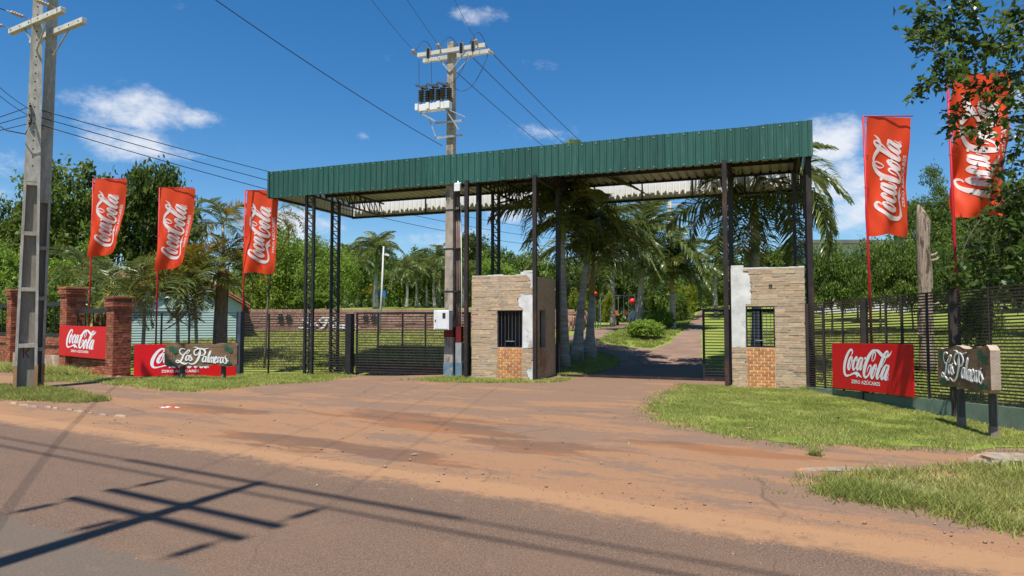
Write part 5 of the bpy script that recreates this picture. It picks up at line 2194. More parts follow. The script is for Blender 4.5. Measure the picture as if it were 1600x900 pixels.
def crown_mesh(name, seed, lobes, n_leaf, leaf, clump, mat, n_clump=None, aspect=1.9, hang=0.0):
    """leaves gathered in clumps over the shells of ellipsoid lobes; unit scale"""
    rs = np.random.default_rng(seed)
    vol = np.array([l[3] * l[4] * l[5] for l in lobes]) ** .7
    n_clump = n_clump or max(30, n_leaf // 45)
    which = rs.choice(len(lobes), n_clump, p=vol / vol.sum())
    cs = []
    sz = []
    for w in which:
        lx, ly, lz, rx, ry, rz = lobes[w]
        d = rs.normal(0, 1, 3)
        d /= np.linalg.norm(d)
        if d[2] < -.55:
            d[2] *= -.6
        r = rs.uniform(.55, 1.0) ** .6 * rs.uniform(.86, 1.08)
        cs.append((lx + d[0] * rx * r, ly + d[1] * ry * r, lz + d[2] * rz * r))
        sz.append(clump * rs.uniform(.55, 1.35))
    cs = np.array(cs)
    sz = np.array(sz)
    k = rs.integers(0, n_clump, n_leaf)
    g = rs.normal(0, 1, (n_leaf, 3)) * .5
    g[:, 2] *= .62
    pos = cs[k] + g * sz[k][:, None]
    pos[:, 2] -= hang * rs.uniform(0, 1, n_leaf) ** 2
    v = rand_quads(rs, pos, leaf, .5, aspect)
    crnd = rs.uniform(-.26, .24, n_clump)
    rnd = np.clip(rs.normal(.5, .17, n_leaf) + crnd[k], 0, 1).repeat(4)
    f = np.arange(n_leaf * 4).reshape(-1, 4)
    return attr_mesh(name, v.reshape(-1, 3), f, rnd, [mat])


def trunk_mesh(name, seed, h, r, limbs, mat, top=.5, spread=.6):
    rs = random.Random(seed)
    mb = MB()
    pts = [Vector((0, 0, -.1))]
    for k in range(1, 6):
        pts.append(Vector((rs.uniform(-.05, .05) * h * .5, rs.uniform(-.05, .05) * h * .5, h * k / 5)))
    mb.tube(pts, [r * 1.35] + [r * (1 - .13 * k) for k in range(1, 6)], 9)
    for k in range(limbs):
        a = rs.uniform(0, 2 * math.pi)
        z = h * rs.uniform(.55, 1)
        b0_ = Vector((0, 0, z))
        e = Vector((math.cos(a) * spread, math.sin(a) * spread, z + top * rs.uniform(.5, 1.1)))
        m_ = b0_.lerp(e, .5) + Vector((0, 0, .12 * top)) + Vector((rs.uniform(-.1, .1), rs.uniform(-.1, .1), 0)) * spread
        mb.tube([b0_, m_, e], [r * .55, r * .36, r * .1], 6)
        for _ in range(2):
            e2 = e + Vector((rs.uniform(-.4, .4), rs.uniform(-.4, .4), rs.uniform(.05, .4))) * spread
            mb.tube([m_, m_.lerp(e2, .55) + Vector((0, 0, .05)), e2], [r * .28, r * .18, r * .05], 5)
    me = bpy.data.meshes.new(name)
    me.from_pydata(mb.v, [], mb.f)
    me.materials.append(MATS[mat])
    me.shade_smooth()
    return me


def lobes_round(seed, n=7, zc=.62, spread=.55, rad=.48, flat=.8):
    rs = random.Random(seed)
    out = [(0, 0, zc, .6, .6, .5 * flat)]
    for k in range(n):
        a = k / n * 2 * math.pi + rs.uniform(-.4, .4)
        q = rs.uniform(.6, 1) * spread
        s_ = rad * rs.uniform(.7, 1.1)
        out.append((math.cos(a) * q, math.sin(a) * q, zc + rs.uniform(-.32, .34), s_, s_, s_ * flat))
    return out


# crowns, unit radius about 1, height 0..1.2
CR = {}
for i, (nm, mat, nl, lf, cl) in enumerate((('dark', 'leaf_dark', 14000, .062, .13), ('dark2', 'leaf_dark', 12000, .066, .15), ('mid', 'leaf_mid', 13000, .066, .14), ('mid2', 'leaf_mid', 12000, .07, .16),
                                           ('light', 'leaf_light', 13000, .07, .14), ('light2', 'leaf_light', 12000, .072, .15), ('yel', 'leaf_yellowgreen', 7000, .08, .16))):
    CR[nm] = crown_mesh('crown', 20 + i, lobes_round(40 + i, 8 if i % 2 else 6), nl, lf, cl, mat)
CR['cone'] = crown_mesh('crown', 77, [(0, 0, .25, .62, .62, .3), (.05, 0, .6, .5, .5, .32), (0, .04, .95, .36, .36, .3), (0, 0, 1.25, .2, .2, .25), (.3, 0, .35, .4, .4, .3), (-.32, .1, .3, .4, .4, .28)], 17000, .045, .12, 'leaf_dark')
CR['hedge'] = crown_mesh('crown', 78, [(0, 0, .45, .7, .7, .5), (.45, .1, .4, .5, .5, .42), (-.5, 0, .42, .5, .5, .42), (.1, -.4, .35, .5, .5, .4), (0, .4, .5, .5, .5, .45)], 17000, .05, .13, 'leaf_mid')
CR['ball'] = crown_mesh('crown', 79, [(0, 0, .5, .95, .95, .48), (0, 0, .46, .86, .86, .43)], 15000, .07, .06, 'leaf_light', 1600)
CR['willow'] = crown_mesh('crown', 80, lobes_round(90, 9, .6, .6, .45, 1.0), 19000, .062, .16, 'leaf_light', None, 3.2, .22)
TK = {k: trunk_mesh('trunk', 300 + k, 1.0, .045, 6, 'bark') for k in range(4)}


def tree(name, label, x, y, crown, rx, ry, rz, zc, group=None, tk=0, rot=None, tr=1.0, z0=None):
    """crown base at height zc above ground, radii given"""
    g = gz(x, y) if z0 is None else z0
    root = thing(name, label, 'tree' if 'tree' in name else 'shrub', (x, y, g), group)
    c = bpy.data.objects.new('crown', CR[crown])
    COL.objects.link(c)
    c.parent = root
    c.location = (0, 0, zc)
    c.scale = (rx, ry, rz)
    c.rotation_euler = (0, 0, rot if rot is not None else random.uniform(0, 6.28))
    tkr = bpy.data.objects.new('trunk', TK[tk % 4])
    COL.objects.link(tkr)
    tkr.parent = root
    hh = zc + rz * .35
    tkr.scale = (rx * .75 * tr, ry * .75 * tr, hh)
    tkr.rotation_euler = (0, 0, random.uniform(0, 6))
    return root


GB = 'trees beyond the fences'


def tpx(name, label, px, Y, crown, wpx, ytop, zc, group=GB, rot=None, tk=0, dy=None):
    hgt = {'hedge': .86, 'ball': .96, 'cone': 1.45}.get(crown, 1.12)
    """tree whose crown is wpx wide and reaches ytop in the picture, standing at depth Y"""
    x = X(px, Y)
    rx = wpx / F * Y / 2 / .98
    g = gz(x, Y)
    top = at(px, ytop, Y).z - g
    rz = max(.4, (top - zc) / hgt)
    return tree(name, label, x, Y, crown, rx, rx if dy is None else dy, rz, zc, group, tk, rot)


# wooded rise that closes the view behind everything
rs0 = np.random.default_rng(5)
nw = 60000
an = rs0.uniform(-1.15, 1.15, nw)
dist_ = rs0.uniform(84, 120, nw)
wx, wy = np.sin(an) * dist_, np.cos(an) * dist_
hn = np.array([noise.noise(Vector((a_ * 26, 3.3, 0))) + .5 * noise.noise(Vector((a_ * 70, 1, 0))) for a_ in an])
wz = ground_z(wx, wy) + rs0.uniform(0, 1, nw) ** .8 * (5.2 + 2.6 * hn)
wv4 = rand_quads(rs0, np.stack([wx, wy, wz], 1), .95, .5, 1.7)
wm = attr_mesh('far_wood', wv4.reshape(-1, 3), np.arange(nw * 4).reshape(-1, 4), np.clip(rs0.normal(.42, .2, nw), 0, 1).repeat(4), ['leaf_mid'])
fw = bpy.data.objects.new('far_wood', wm)
COL.objects.link(fw)
tag(fw, 'far wood closing the view behind the lawns', 'wood', kind='stuff')
# left background
tpx('broadleaf_tree', 'large dark tree behind the leftmost flag', 120, 40, 'dark', 235, 276, 1.0)
tpx('broadleaf_tree', 'dark tree between the two left flags', 238, 41, 'dark2', 165, 272, 1.0, tk=1)
tpx('broadleaf_tree', 'dark tree showing left of the twin pole', 40, 44, 'dark2', 150, 318, 1.6, rot=2)
tpx('broadleaf_tree', 'light green tree at the left picture edge behind the wall', 20, 30, 'light', 150, 383, .6, tk=2)
tpx('broadleaf_tree', 'light green bushy tree behind the twin pole', 110, 31, 'light2', 150, 392, .5, tk=3)
tpx('shrub', 'mid green shrub behind the brick pillars', 60, 27.5, 'mid', 120, 440, .2)
tpx('shrub', 'mid green shrub behind the iron panel left of the twin pole', -10, 26.5, 'mid2', 110, 450, .1)
tpx('broadleaf_tree', 'feathery light green tree behind the left lattice columns', 448, 38.5, 'willow', 140, 365, .1, tk=1)
tpx('broadleaf_tree', 'feathery light green tree right of the left lattice columns', 512, 40, 'willow', 110, 380, .1, rot=1.2)
tpx('broadleaf_tree', 'light green tree beside the third flag', 402, 39, 'willow', 95, 388, .1, rot=3)
tpx('shrub', 'low green shrub on the terrace edge above the stone wall', 490, 37.6, 'light2', 80, 448, .05)
# middle background
for i, (px, Y, cr, w, yt, lb) in enumerate((
        (480, 62, 'dark', 110, 385, 'dark tree far behind the left lattice columns'),
        (545, 60, 'mid', 80, 385, 'mid green tree left of the tall lawn palm'),
        (565, 68, 'dark2', 90, 395, 'dark tree behind the tall lawn palm'),
        (625, 64, 'mid2', 95, 398, 'mid green tree right of the lamp post'),
        (665, 70, 'dark', 90, 393, 'dark tree behind the row of small palms'),
        (700, 66, 'mid', 80, 383, 'mid green tree left of the centre pole'),
        (735, 72, 'dark2', 80, 372, 'dark tree behind the centre pole'),
        (780, 58, 'mid', 100, 378, 'mid green tree above the left booth'),
        (830, 62, 'mid2', 90, 392, 'mid green tree behind the left booth roof edge'),
        (790, 46, 'light', 90, 410, 'light green tree just above the left booth'),
        (905, 52, 'dark2', 110, 405, 'dark tree behind the near royal palms'),
        (965, 56, 'dark', 110, 400, 'dark tree behind the drive palms'),
        (1035, 64, 'mid', 110, 400, 'mid green tree at the head of the drive'),
        (1095, 60, 'mid2', 100, 415, 'mid green tree closing the view up the drive'),
        (1150, 50, 'mid', 110, 400, 'mid green tree behind the open sliding gate'),
        (1220, 48, 'dark2', 120, 395, 'dark tree behind the right booth'))):
    tpx('broadleaf_tree', lb, px, Y, cr, w * 1.12, yt, .15, tk=i)
tpx('shrub', 'bright yellow-green shrub beside the side drive', 948, 40, 'yel', 26, 462, .1, 'bright shrubs by the drive')
tpx('shrub', 'yellow-green shrub behind the two near palm trunks', 905, 42, 'yel', 34, 458, .1, 'bright shrubs by the drive')
tpx('shrub', 'large yellow-green shrub right of the drive palms', 1072, 42, 'yel', 44, 450, .2, 'bright shrubs by the drive')
tpx('shrub', 'yellow-green shrub far up the right of the drive', 1130, 46, 'yel', 44, 455, .3, 'bright shrubs by the drive')
# clipped bushes on the island
tpx('clipped_bush', 'round clipped bush nearest the camera on the grass island', 1008, gpt(1008, 530).y, 'ball', 62, 499, -.05, 'clipped round bushes')
tpx('clipped_bush', 'round clipped bush just behind the front clipped bush', 1029, gpt(1026, 515).y, 'ball', 54, 485, -.05, 'clipped round bushes')
tpx('clipped_bush', 'dark clipped bush beside the drive palm', 1063, gpt(1063, 498).y, 'ball', 34, 476, -.05, 'clipped round bushes')
tpx('shrub', 'green shrub behind the clipped bushes', 1058, 41, 'mid', 40, 455, .0)
# right background
for i, (px, Y, cr, w, yt, lb) in enumerate((
        (1300, 30, 'hedge', 110, 388, 'dense green tree right of the canopy'),
        (1375, 31, 'hedge', 110, 380, 'dense green tree below the clear flag'),
        (1425, 30, 'hedge', 90, 385, 'dense green tree left of the dead trunk'),
        (1490, 29, 'hedge', 110, 382, 'dense green tree right of the dead trunk'),
        (1565, 28, 'hedge', 120, 372, 'dense green tree at the right edge behind the fence'),
        (1635, 27, 'hedge', 120, 372, 'dense green tree just off the right edge'),
        (1340, 38, 'mid', 110, 398, 'mid green tree before the white building'))):
    tpx('broadleaf_tree', lb, px, Y, cr, w, yt, .5, tk=i)
tpx('broadleaf_tree', 'dark pointed tree behind the dead trunk', 1462, 44, 'cone', 130, 262, 3.0)
tpx('broadleaf_tree', 'dark tree between the pointed tree and the crumpled flag', 1525, 46, 'dark', 130, 300, 2.5)
tpx('broadleaf_tree', 'dark tree left of the pointed tree', 1425, 50, 'dark2', 70, 318, 3.0)
tpx('broadleaf_tree', 'dark tree behind the leaning branches at the right edge', 1600, 42, 'dark2', 150, 290, 2.0)
# young tree just behind the right fence
tpx('young_tree', 'slim young tree behind the carved sign on the right', 1528, 13.5, 'mid', 75, 440, .95, None)

# dead trunk
dt = thing('dead_trunk', 'tall bare dead trunk with broken top behind the right fence', 'dead tree', (X(1446, 20), 20, gz(X(1446, 20), 20)))
mb = MB()
bx_ = X(1446, 20)
g_ = gz(bx_, 20)
pts, rr = [], []
for k in range(11):
    z_ = g_ - .1 + k * .46
    pts.append((bx_ + .02 * math.sin(k * 1.3), 20, z_))
    rr.append(.215 - .004 * k + .012 * math.sin(k * 2.1))
pts.append((bx_ - .06, 20, g_ + 4.75))
rr.append(.12)
pts.append((bx_ - .12, 20, g_ + 4.98))
rr.append(.03)
mb.tube(pts, rr, 12)
mb.build('trunk', 'dead_wood', dt, True)
for (z_, sg, l_) in ((3.3, 1, .16), (2.0, 1, .12), (1.9, -1, .12), (3.45, 1, .10), (1.1, -1, .12)):
    mb = MB()
    mb.tube([(bx_ + sg * .15, 19.95, g_ + z_), (bx_ + sg * (.22 + l_ * .5), 19.9, g_ + z_ + .05), (bx_ + sg * (.22 + l_), 19.9, g_ + z_ + .12)], [.06, .04, .015], 7)
    mb.build('branch_stub', 'dead_wood', dt, True)


# --- palms
def frond_mesh(seed, L, droop, nl, leaf, mat, vee=.5, hang=.6, start=.12, wide=.022):
    """arching rachis with leaflets on both sides; grows along +x from the origin"""
    rs = np.random.default_rng(seed)
    V_, F_, R_ = [], [], []

    def rachis(k):
        x = L * (k - .30 * droop * k ** 2.6)
        z = L * (.46 * k - (.36 + .62 * droop) * k ** 2.3)
        return np.array((x, L * .03 * math.sin(k * 3 + seed), z))
    # rachis as a thin three-sided tube
    m = 12
    for j in range(m + 1):
        k = j / m
        p_ = rachis(k)
        r_ = .030 * L / 3 * (1 - .85 * k)
        for a in range(3):
            V_.append(p_ + r_ * np.array((0, math.cos(a * 2.094), math.sin(a * 2.094))))
            R_.append(.62)
    for j in range(m):
        for a in range(3):
            i0 = j * 3 + a
            i1 = j * 3 + (a + 1) % 3
            F_.append((i0, i1, i1 + 3, i0 + 3))
    for j in range(nl):
        k = start + (1 - start) * (j + .5) / nl
        p_ = rachis(k)
        tg = rachis(min(k + .01, 1)) - rachis(k - .01)
        tg /= np.linalg.norm(tg)
        prof = math.sin(math.pi * min(1, .18 + .78 * k)) ** .7
        for sg in (-1, 1):
            l_ = leaf * prof * rs.uniform(.8, 1.15)
            side = np.array((0, sg, 0))
            updn = np.array((0, 0, vee * rs.uniform(-.2, 1)))
            d0 = tg * rs.uniform(.55, .95) + side * 1.0 + updn
            d0 /= np.linalg.norm(d0)
            mid_ = p_ + d0 * l_ * .5
            d1 = d0 * .8 + np.array((0, 0, -hang * rs.uniform(.5, 1.5)))
            d1 /= np.linalg.norm(d1)
            tip = mid_ + d1 * l_ * .55
            wv_ = np.cross(d0, np.array((0, 0, 1.0)) + rs.normal(0, .3, 3))
            wv_ /= (np.linalg.norm(wv_) + 1e-9)
            w_ = wide * L / 3 * rs.uniform(.7, 1.2)
            i0 = len(V_)
            V_ += [p_ - wv_ * w_ * .5, p_ + wv_ * w_ * .5, mid_ + wv_ * w_, mid_ - wv_ * w_, tip + wv_ * w_ * .15, tip - wv_ * w_ * .15]
            rv = float(np.clip(rs.normal(.45, .2) + .25 * (k - .5), 0, 1))
            R_ += [rv] * 6
            F_ += [(i0, i0 + 1, i0 + 2, i0 + 3), (i0 + 3, i0 + 2, i0 + 4, i0 + 5)]
    return attr_mesh('frond', np.array(V_), np.array(F_), np.array(R_), [mat])


FR = {}
FR.update({'royal': [frond_mesh(10 + i, 3.0, .40 + .2 * i, 50, .86, 'frond_green', .45, 1.25, .12, .030) for i in range(4)],
      'areca': [frond_mesh(30 + i, 2.2, .4 + .25 * i, 36, .62, 'frond_yellow', .7, .4, .2, .032) for i in range(3)],
      'areca_green': [frond_mesh(50 + i, 2.2, .4 + .25 * i, 36, .6, 'frond_green', .7, .4, .2, .032) for i in range(3)],
      'far': [frond_mesh(40 + i, 3.0, .4 + .2 * i, 30, .75, 'frond_green', .5, .8, .12, .05) for i in range(3)],
      'dead': [frond_mesh(60 + i, 2.6, .9, 40, .6, 'frond_brown', .2, 1.2) for i in range(2)]})
FR['areca'] = FR['areca'] + FR['areca_green'][:2]


def palm(label, base, top, r0, r1, kind, nfr, scale, seed, shaft=.0, trunk_mat='bark_grey', dead=0, group='palms', bulge=.0, elev=(-.5, 1.25), shaft_mat='crownshaft_green', name='palm_tree'):
    """base and top are trunk ends; fronds spring from the top"""
    rs = random.Random(seed)
    base, top = Vector(base), Vector(top)
    root = thing(name, label, 'palm', base, group)
    mb = MB()
    n = 9
    pts, rr = [], []
    for k in range(n + 1):
        f_ = k / n
        pts.append(base.lerp(top, f_) + Vector((.03 * math.sin(f_ * 4 + seed), 0, 0)) - Zd * (.1 if k == 0 else 0))
        r_ = r0 + (r1 - r0) * f_
        r_ *= 1 + bulge * math.exp(-((f_ - .0) / .22) ** 2)
        rr.append(r_)
    mb.tube(pts, rr, 12)
    mb.build('trunk', trunk_mat, root, True)
    d_ = (top - base).normalized()
    ctop = top
    if shaft:
        ctop = top + d_ * shaft
        mb = MB()
        mb.tube([top - d_ * .02, top + d_ * shaft * .25, ctop], [r1 * 1.05, r1 * 1.12, r1 * .55], 10)
        mb.build('crownshaft', shaft_mat, root, True)
    fr = FR[kind]
    for k in range(nfr):
        az = k * 2.39996 + rs.uniform(-.2, .2)
        f_ = (k + .5) / nfr
        el = elev[1] + (elev[0] - elev[1]) * f_ ** .8 + rs.uniform(-.12, .12)
        o = bpy.data.objects.new('frond', fr[rs.randrange(len(fr))])
        COL.objects.link(o)
        o.parent = root
        o.location = ctop - base
        s_ = scale * rs.uniform(.85, 1.12)
        o.scale = (s_, s_, s_)
        o.rotation_euler = (Matrix.Rotation(az, 3, 'Z') @ Matrix.Rotation(-el, 3, 'Y') @ Matrix.Rotation(rs.uniform(-.5, .5), 3, 'X')).to_euler()
    for k in range(dead):
        o = bpy.data.objects.new('dead_frond', FR['dead'][k % 2])
        COL.objects.link(o)
        o.parent = root
        o.location = ctop - base - d_ * shaft * .6
        s_ = scale * rs.uniform(.7, .9)
        o.scale = (s_, s_, s_)
        az = rs.uniform(0, 6.28)
        o.rotation_euler = (Matrix.Rotation(az, 3, 'Z') @ Matrix.Rotation(1.25, 3, 'Y')).to_euler()
    return root


def ppx(label, px, Y, px_top, ytop, r0, r1, kind, nfr, sc, seed, **kw):
    x = X(px, Y)
    g = gz(x, Y)
    return palm(label, (x, Y, g), at(px_top, ytop, Y), r0, r1, kind, nfr, sc, seed, **kw)


RG = 'royal palms along the drive'
ppx('dark royal palm trunk beside the rear booth column', 880, gpt(880, 574).y, 879, 374, .15, .10, 'royal', 18, .92, 1, shaft=.75, elev=(-.05, 1.4), group=RG, bulge=.35)
ppx('leaning royal palm left of the paired trunks', 899, gpt(899, 565).y, 917, 412, .17, .10, 'royal', 17, .92, 2, shaft=.7, elev=(-.05, 1.4), group=RG, bulge=.4)
ppx('royal palm with brown sheath on its sunlit trunk', 922, gpt(922, 556).y, 925, 460, .19, .095, 'royal', 17, .92, 3, shaft=1.2, elev=(-.05, 1.4), group=RG, bulge=.35, shaft_mat='sheath')
ppx('royal palm rising behind the white panel on the island', 999, 36, 1002, 418, .2, .12, 'royal', 24, 1.3, 4, shaft=.9, elev=(-.25, 1.4), group=RG, bulge=.35)
ppx('royal palm behind the clipped bushes', 1051, gpt(1051, 514).y, 1050, 456, .17, .12, 'royal', 22, 1.0, 5, shaft=.8, elev=(-.1, 1.4), group=RG, shaft_mat='sheath', bulge=.25)
ppx('royal palm at the far left side of the side drive', 957, 46, 957, 408, .16, .11, 'royal', 15, 1.1, 6, shaft=.9, group=RG, bulge=.3)
ppx('royal palm towering behind the right booth', 1180, 21.5, 1180, 345, .17, .12, 'royal', 30, 1.15, 7, shaft=.8, elev=(-.65, 1.35), group=RG, dead=2, bulge=.3)
ppx('royal palm far up the right of the drive', 1118, 44, 1118, 430, .15, .1, 'far', 14, 1.1, 8, shaft=.9, group=RG)
RL = 'palms on the upper lawn'
ppx('tall palm on the upper lawn beside the lamp post', 587, 50, 588, 428, .20, .12, 'royal', 20, .85, 21, shaft=1.5, elev=(-.15, 1.35), group=RL, bulge=.25)
ppx('palm between the dark trees left of the tall lawn palm', 541, 58, 541, 425, .15, .1, 'far', 16, .95, 28, shaft=.8, group=RL)
for i, (px, yt, lb) in enumerate(((636, 440, 'small palm right of the lamp post on the upper lawn'), (651, 435, 'second small palm right of the lamp post'), (667, 445, 'third small palm right of the lamp post'),
                                  (678, 440, 'small palm midway between lamp post and centre pole'), (687, 420, 'small palm with taller trunk left of the centre pole'), (724, 445, 'small pale-trunked palm just right of the centre pole'))):
    ppx(lb, px, 55 + (i * 3) % 7, px, yt, .15, .09, 'far', 13, .72, 30 + i, shaft=.8, group=RL, bulge=.3)
YL = 'yellowing palms before the blue house'
ppx('tall yellowing palm with thick brown trunk before the blue house', 346, 24.5, 348, 420, .26, .20, 'areca', 18, .82, 41, trunk_mat='bark_brown_palm', group=YL, elev=(-.5, 1.25))
ppx('slender palm top rising above the thick brown trunk', 352, 24.9, 347, 350, .06, .05, 'areca', 13, .8, 42, trunk_mat='bark_grey', group=YL, elev=(-.4, 1.2))
ppx('small yellowing palm left of the second flag', 225, 24.2, 225, 455, .07, .05, 'areca', 18, .85, 43, trunk_mat='bark_grey', group=YL, dead=1)
ppx('yellowing palm just right of the second flag', 279, 24.0, 276, 440, .07, .05, 'areca', 20, .9, 44, trunk_mat='bark_grey', group=YL, dead=3)
ppx('yellowing palm midway between second and third flags', 308, 23.8, 306, 440, .06, .05, 'areca', 20, .9, 45, trunk_mat='bark_grey', group=YL, dead=3)
ppx('young green palm above the end brick pillar', 180, 25.5, 180, 462, .06, .05, 'areca_green', 18, .9, 46, trunk_mat='bark_grey', group=YL)
ppx('young palm between the tall pillar and the first flag', 128, 27, 128, 430, .06, .05, 'areca_green', 14, .85, 47, trunk_mat='bark_grey', group=YL)
ppx('slender palm beside the third flag with one drooping top', 416, 23.5, 426, 335, .04, .03, 'areca', 10, .75, 48, trunk_mat='bark', group=YL, elev=(-.9, .5))

# --- overhanging tree at the right edge, its trunk out of frame
ot = thing('overhanging_tree', 'leafy branches of a near tree hanging in from the right edge', 'tree', (9.9, 10.6, gz(9.9, 10.6)))
mb = MB()
mb.tube([(9.9, 10.6, -.1), (9.8, 10.5, 2.2), (9.5, 10.4, 4.4), (9.6, 10.6, 6.5), (9.9, 10.8, 8)], [.3, .24, .2, .14, .06], 10)
mb.build('trunk', 'bark', ot, True)
rs = np.random.default_rng(99)
BR = []
D0 = 10.4


def bp(px, py, Y=D0):
    return at(px, py, Y)


# main boughs, as they hang in the picture
boughs = [
    ([bp(1690, 60), bp(1600, 74), bp(1545, 72), bp(1500, 58), bp(1462, 48), bp(1418, 52)], .03),
    ([bp(1545, 72), bp(1520, 30), bp(1500, 8), bp(1470, 0)], .016),
    ([bp(1500, 58), bp(1465, 20), bp(1446, 12)], .014),
    ([bp(1462, 48), bp(1452, 80), bp(1466, 112), bp(1474, 122)], .012),
    ([bp(1474, 84), bp(1458, 118), bp(1432, 136)], .012),
    ([bp(1640, 20), bp(1590, 36), bp(1560, 62), bp(1525, 84)], .022),
    ([bp(1660, 100), bp(1600, 110), bp(1560, 125), bp(1520, 150), bp(1500, 190)], .02),
    ([bp(1600, 110), bp(1575, 150), bp(1545, 190), bp(1520, 205)], .016),
    ([bp(1660, 150), bp(1610, 190), bp(1590, 240), bp(1575, 300)], .02),
    ([bp(1680, 220), bp(1620, 260), bp(1590, 320), bp(1560, 380), bp(1545, 430)], .022),
    ([bp(1680, 260), bp(1610, 330), bp(1580, 400), bp(1575, 450)], .02),
    ([bp(1700, 300), bp(1640, 360), bp(1605, 430), bp(1600, 470)], .02),
    ([bp(1590, 300), bp(1540, 340), bp(1515, 390), bp(1510, 440)], .014),
    ([bp(1620, 20), bp(1600, 8), bp(1585, 6)], .012),
]
leaf_pos, leaf_dir = [], []
mb = MB()
for (pl, r_) in boughs:
    off = Vector((0, rs.uniform(-.5, .5), 0))
    P3 = [tuple(p_ + off * (i / len(pl))) + (r_ * (1 - .8 * i / (len(pl) - 1)),) for i, p_ in enumerate(pl)]
    sp = [np.array(q_) for q_ in smooth_path(P3, 6)]
    mb.tube([q_[:3] for q_ in sp], [max(.003, q_[3]) for q_ in sp], 6)
    # twigs with rows of leaves
    for i in range(2, len(sp)):
        q_ = sp[i][:3]
        for _ in range(2):
            d_ = np.array((rs.normal(0, .8), rs.normal(0, .8), rs.normal(-.35, .5)))
            d_ /= np.linalg.norm(d_)
            l_ = rs.uniform(.14, .42)
            mb.tube([q_, q_ + d_ * l_ * .5 + np.array((0, 0, .02)), q_ + d_ * l_ + np.array((0, 0, -.06))], [.004, .003, .002], 4, False)
            nlf = int(l_ / .045)
            for j in range(nlf):
                f_ = (j + 1) / nlf
                p_ = q_ + d_ * l_ * f_ + np.array((0, 0, -.06 * f_ * f_))
                leaf_pos.append(p_ + rs.normal(0, .03, 3))
bough_o = mb.build('bough', 'bark', ot, True)
# denser hanging mass at the right edge
for (px, py, n_, sx, sz) in ((1595, 300, 170, .3, .5), (1605, 380, 220, .35, .45), (1575, 420, 110, .25, .35), (1595, 130, 60, .3, .3), (1530, 118, 60, .3, .18), (1640, 200, 200, .4, .6), (1580, 350, 80, .25, .4), (1545, 165, 30, .25, .2),
                             (1660, 350, 400, .5, .8)):
    c_ = np.array(bp(px, py, D0 + .2))
    leaf_pos += list(c_ + rs.normal(0, 1, (n_, 3)) * np.array((sx, .45, sz)) * .62)
leaf_pos = np.array(leaf_pos)
v = rand_quads(rs, leaf_pos, .135, .8, 2.0, .35)
rnd = np.clip(rs.normal(.48, .2, len(leaf_pos)), 0, 1).repeat(4)
lm = attr_mesh('foliage', v.reshape(-1, 3) - np.array(ot.location), np.arange(len(leaf_pos) * 4).reshape(-1, 4), rnd, ['leaf_glossy'])
fo = bpy.data.objects.new('foliage', lm)
COL.objects.link(fo)
fo.parent = ot
fo['kind'] = 'stuff'

# ------------------------------------------------------------------ blue house, far building, stone wall and small things
HY = 31.0
HXC = X(290, HY)


def hpt(px_):
    """plan point on the house front, which runs back to the right"""
    sl = .42
    tn = (px_ - 800) / F
    y_ = (HY - HXC * sl) / (1 - tn * sl)
    return Vector((tn * y_, y_, 0))


hback = Vector((-.42, 1, 0)).normalized() * 7
house = thing('blue_house', 'pale blue house with tiled gable roof behind the palms', 'house', (HXC, HY, gz(HXC, HY)))
g_ = gz(HXC, HY) - .4
pa_, p0_, p1_ = hpt(282), hpt(196), hpt(378)
za_, z0_, z1_ = at(282, 420, pa_.y).z, at(196, 468, p0_.y).z, at(378, 476, p1_.y).z
fr_ = [p0_ + Zd * g_, p1_ + Zd * g_, p1_ + Zd * z1_, pa_ + Zd * za_, p0_ + Zd * z0_]
bk_ = [q_ + hback for q_ in fr_]
mb = MB()
mb.poly(fr_)
mb.poly(bk_[::-1])
for i in (0, 1, 4):
    j = (i + 1) % 5
    mb.quad(fr_[i], fr_[j], bk_[j], bk_[i])
mb.build('wall', 'house_blue', house)
hb_ = hback.normalized()
for (pe, ze) in ((p1_, z1_), (p0_, z0_)):
    dv_ = (pe - pa_).normalized()
    a_ = pa_ + Zd * (za_ + .02) - hb_ * .3
    b_ = pe + dv_ * .35 + Zd * (ze - .16) - hb_ * .3
    e_ = hb_ * 7.6
    th_ = Zd * .14
    mb = MB()
    mb.hexa([a_, a_ + e_, b_ + e_, b_, a_ + th_, a_ + e_ + th_, b_ + e_ + th_, b_ + th_])
    ro = mb.build('roof', 'roof_tile', house)
    for k in range(16):
        o_ = hb_ * (.05 + k * .3) + th_
        mb = MB()
        mb.tube([a_ + o_, b_ + o_], .07, 6)
        mb.build('tile_row', 'roof_tile', ro)
mb = MB()
q0_, q1_ = hpt(225), hpt(295)
mb.bar(q0_ - hb_ * .06 + Zd * (g_ + 1.9), q1_ - hb_ * .06 + Zd * (g_ + 1.9), .05, .07)
mb.build('pipe', 'far_grey', house)
# neighbour's tiled roof left of it
h2 = thing('tiled_outbuilding', 'low red-tiled outbuilding behind the brick pillars', 'outbuilding', (X(190, 33.5), 33.5, gz(X(190, 33.5), 33.5)))
x0_, x1_ = X(150, 33.5), X(232, 33.5)
zt_ = at(190, 428, 33.5).z
ze_ = at(190, 448, 33.5).z
mb = MB()
mb.obox(((x0_ + x1_) / 2, 34.5, ze_ / 2), ((x1_ - x0_) / 2, 0, 0), (0, 1.2, 0), (0, 0, ze_ / 2))
mb.build('wall', 'brick_red', h2)
mb = MB()
mb.hexa([(x0_ - .2, 33.1, ze_), (x1_ + .2, 33.1, ze_), (x1_ + .2, 36, zt_ + .3), (x0_ - .2, 36, zt_ + .3), (x0_ - .2, 33.1, ze_ + .12), (x1_ + .2, 33.1, ze_ + .12), (x1_ + .2, 36, zt_ + .42), (x0_ - .2, 36, zt_ + .42)])
mb.build('roof', 'roof_tile', h2)

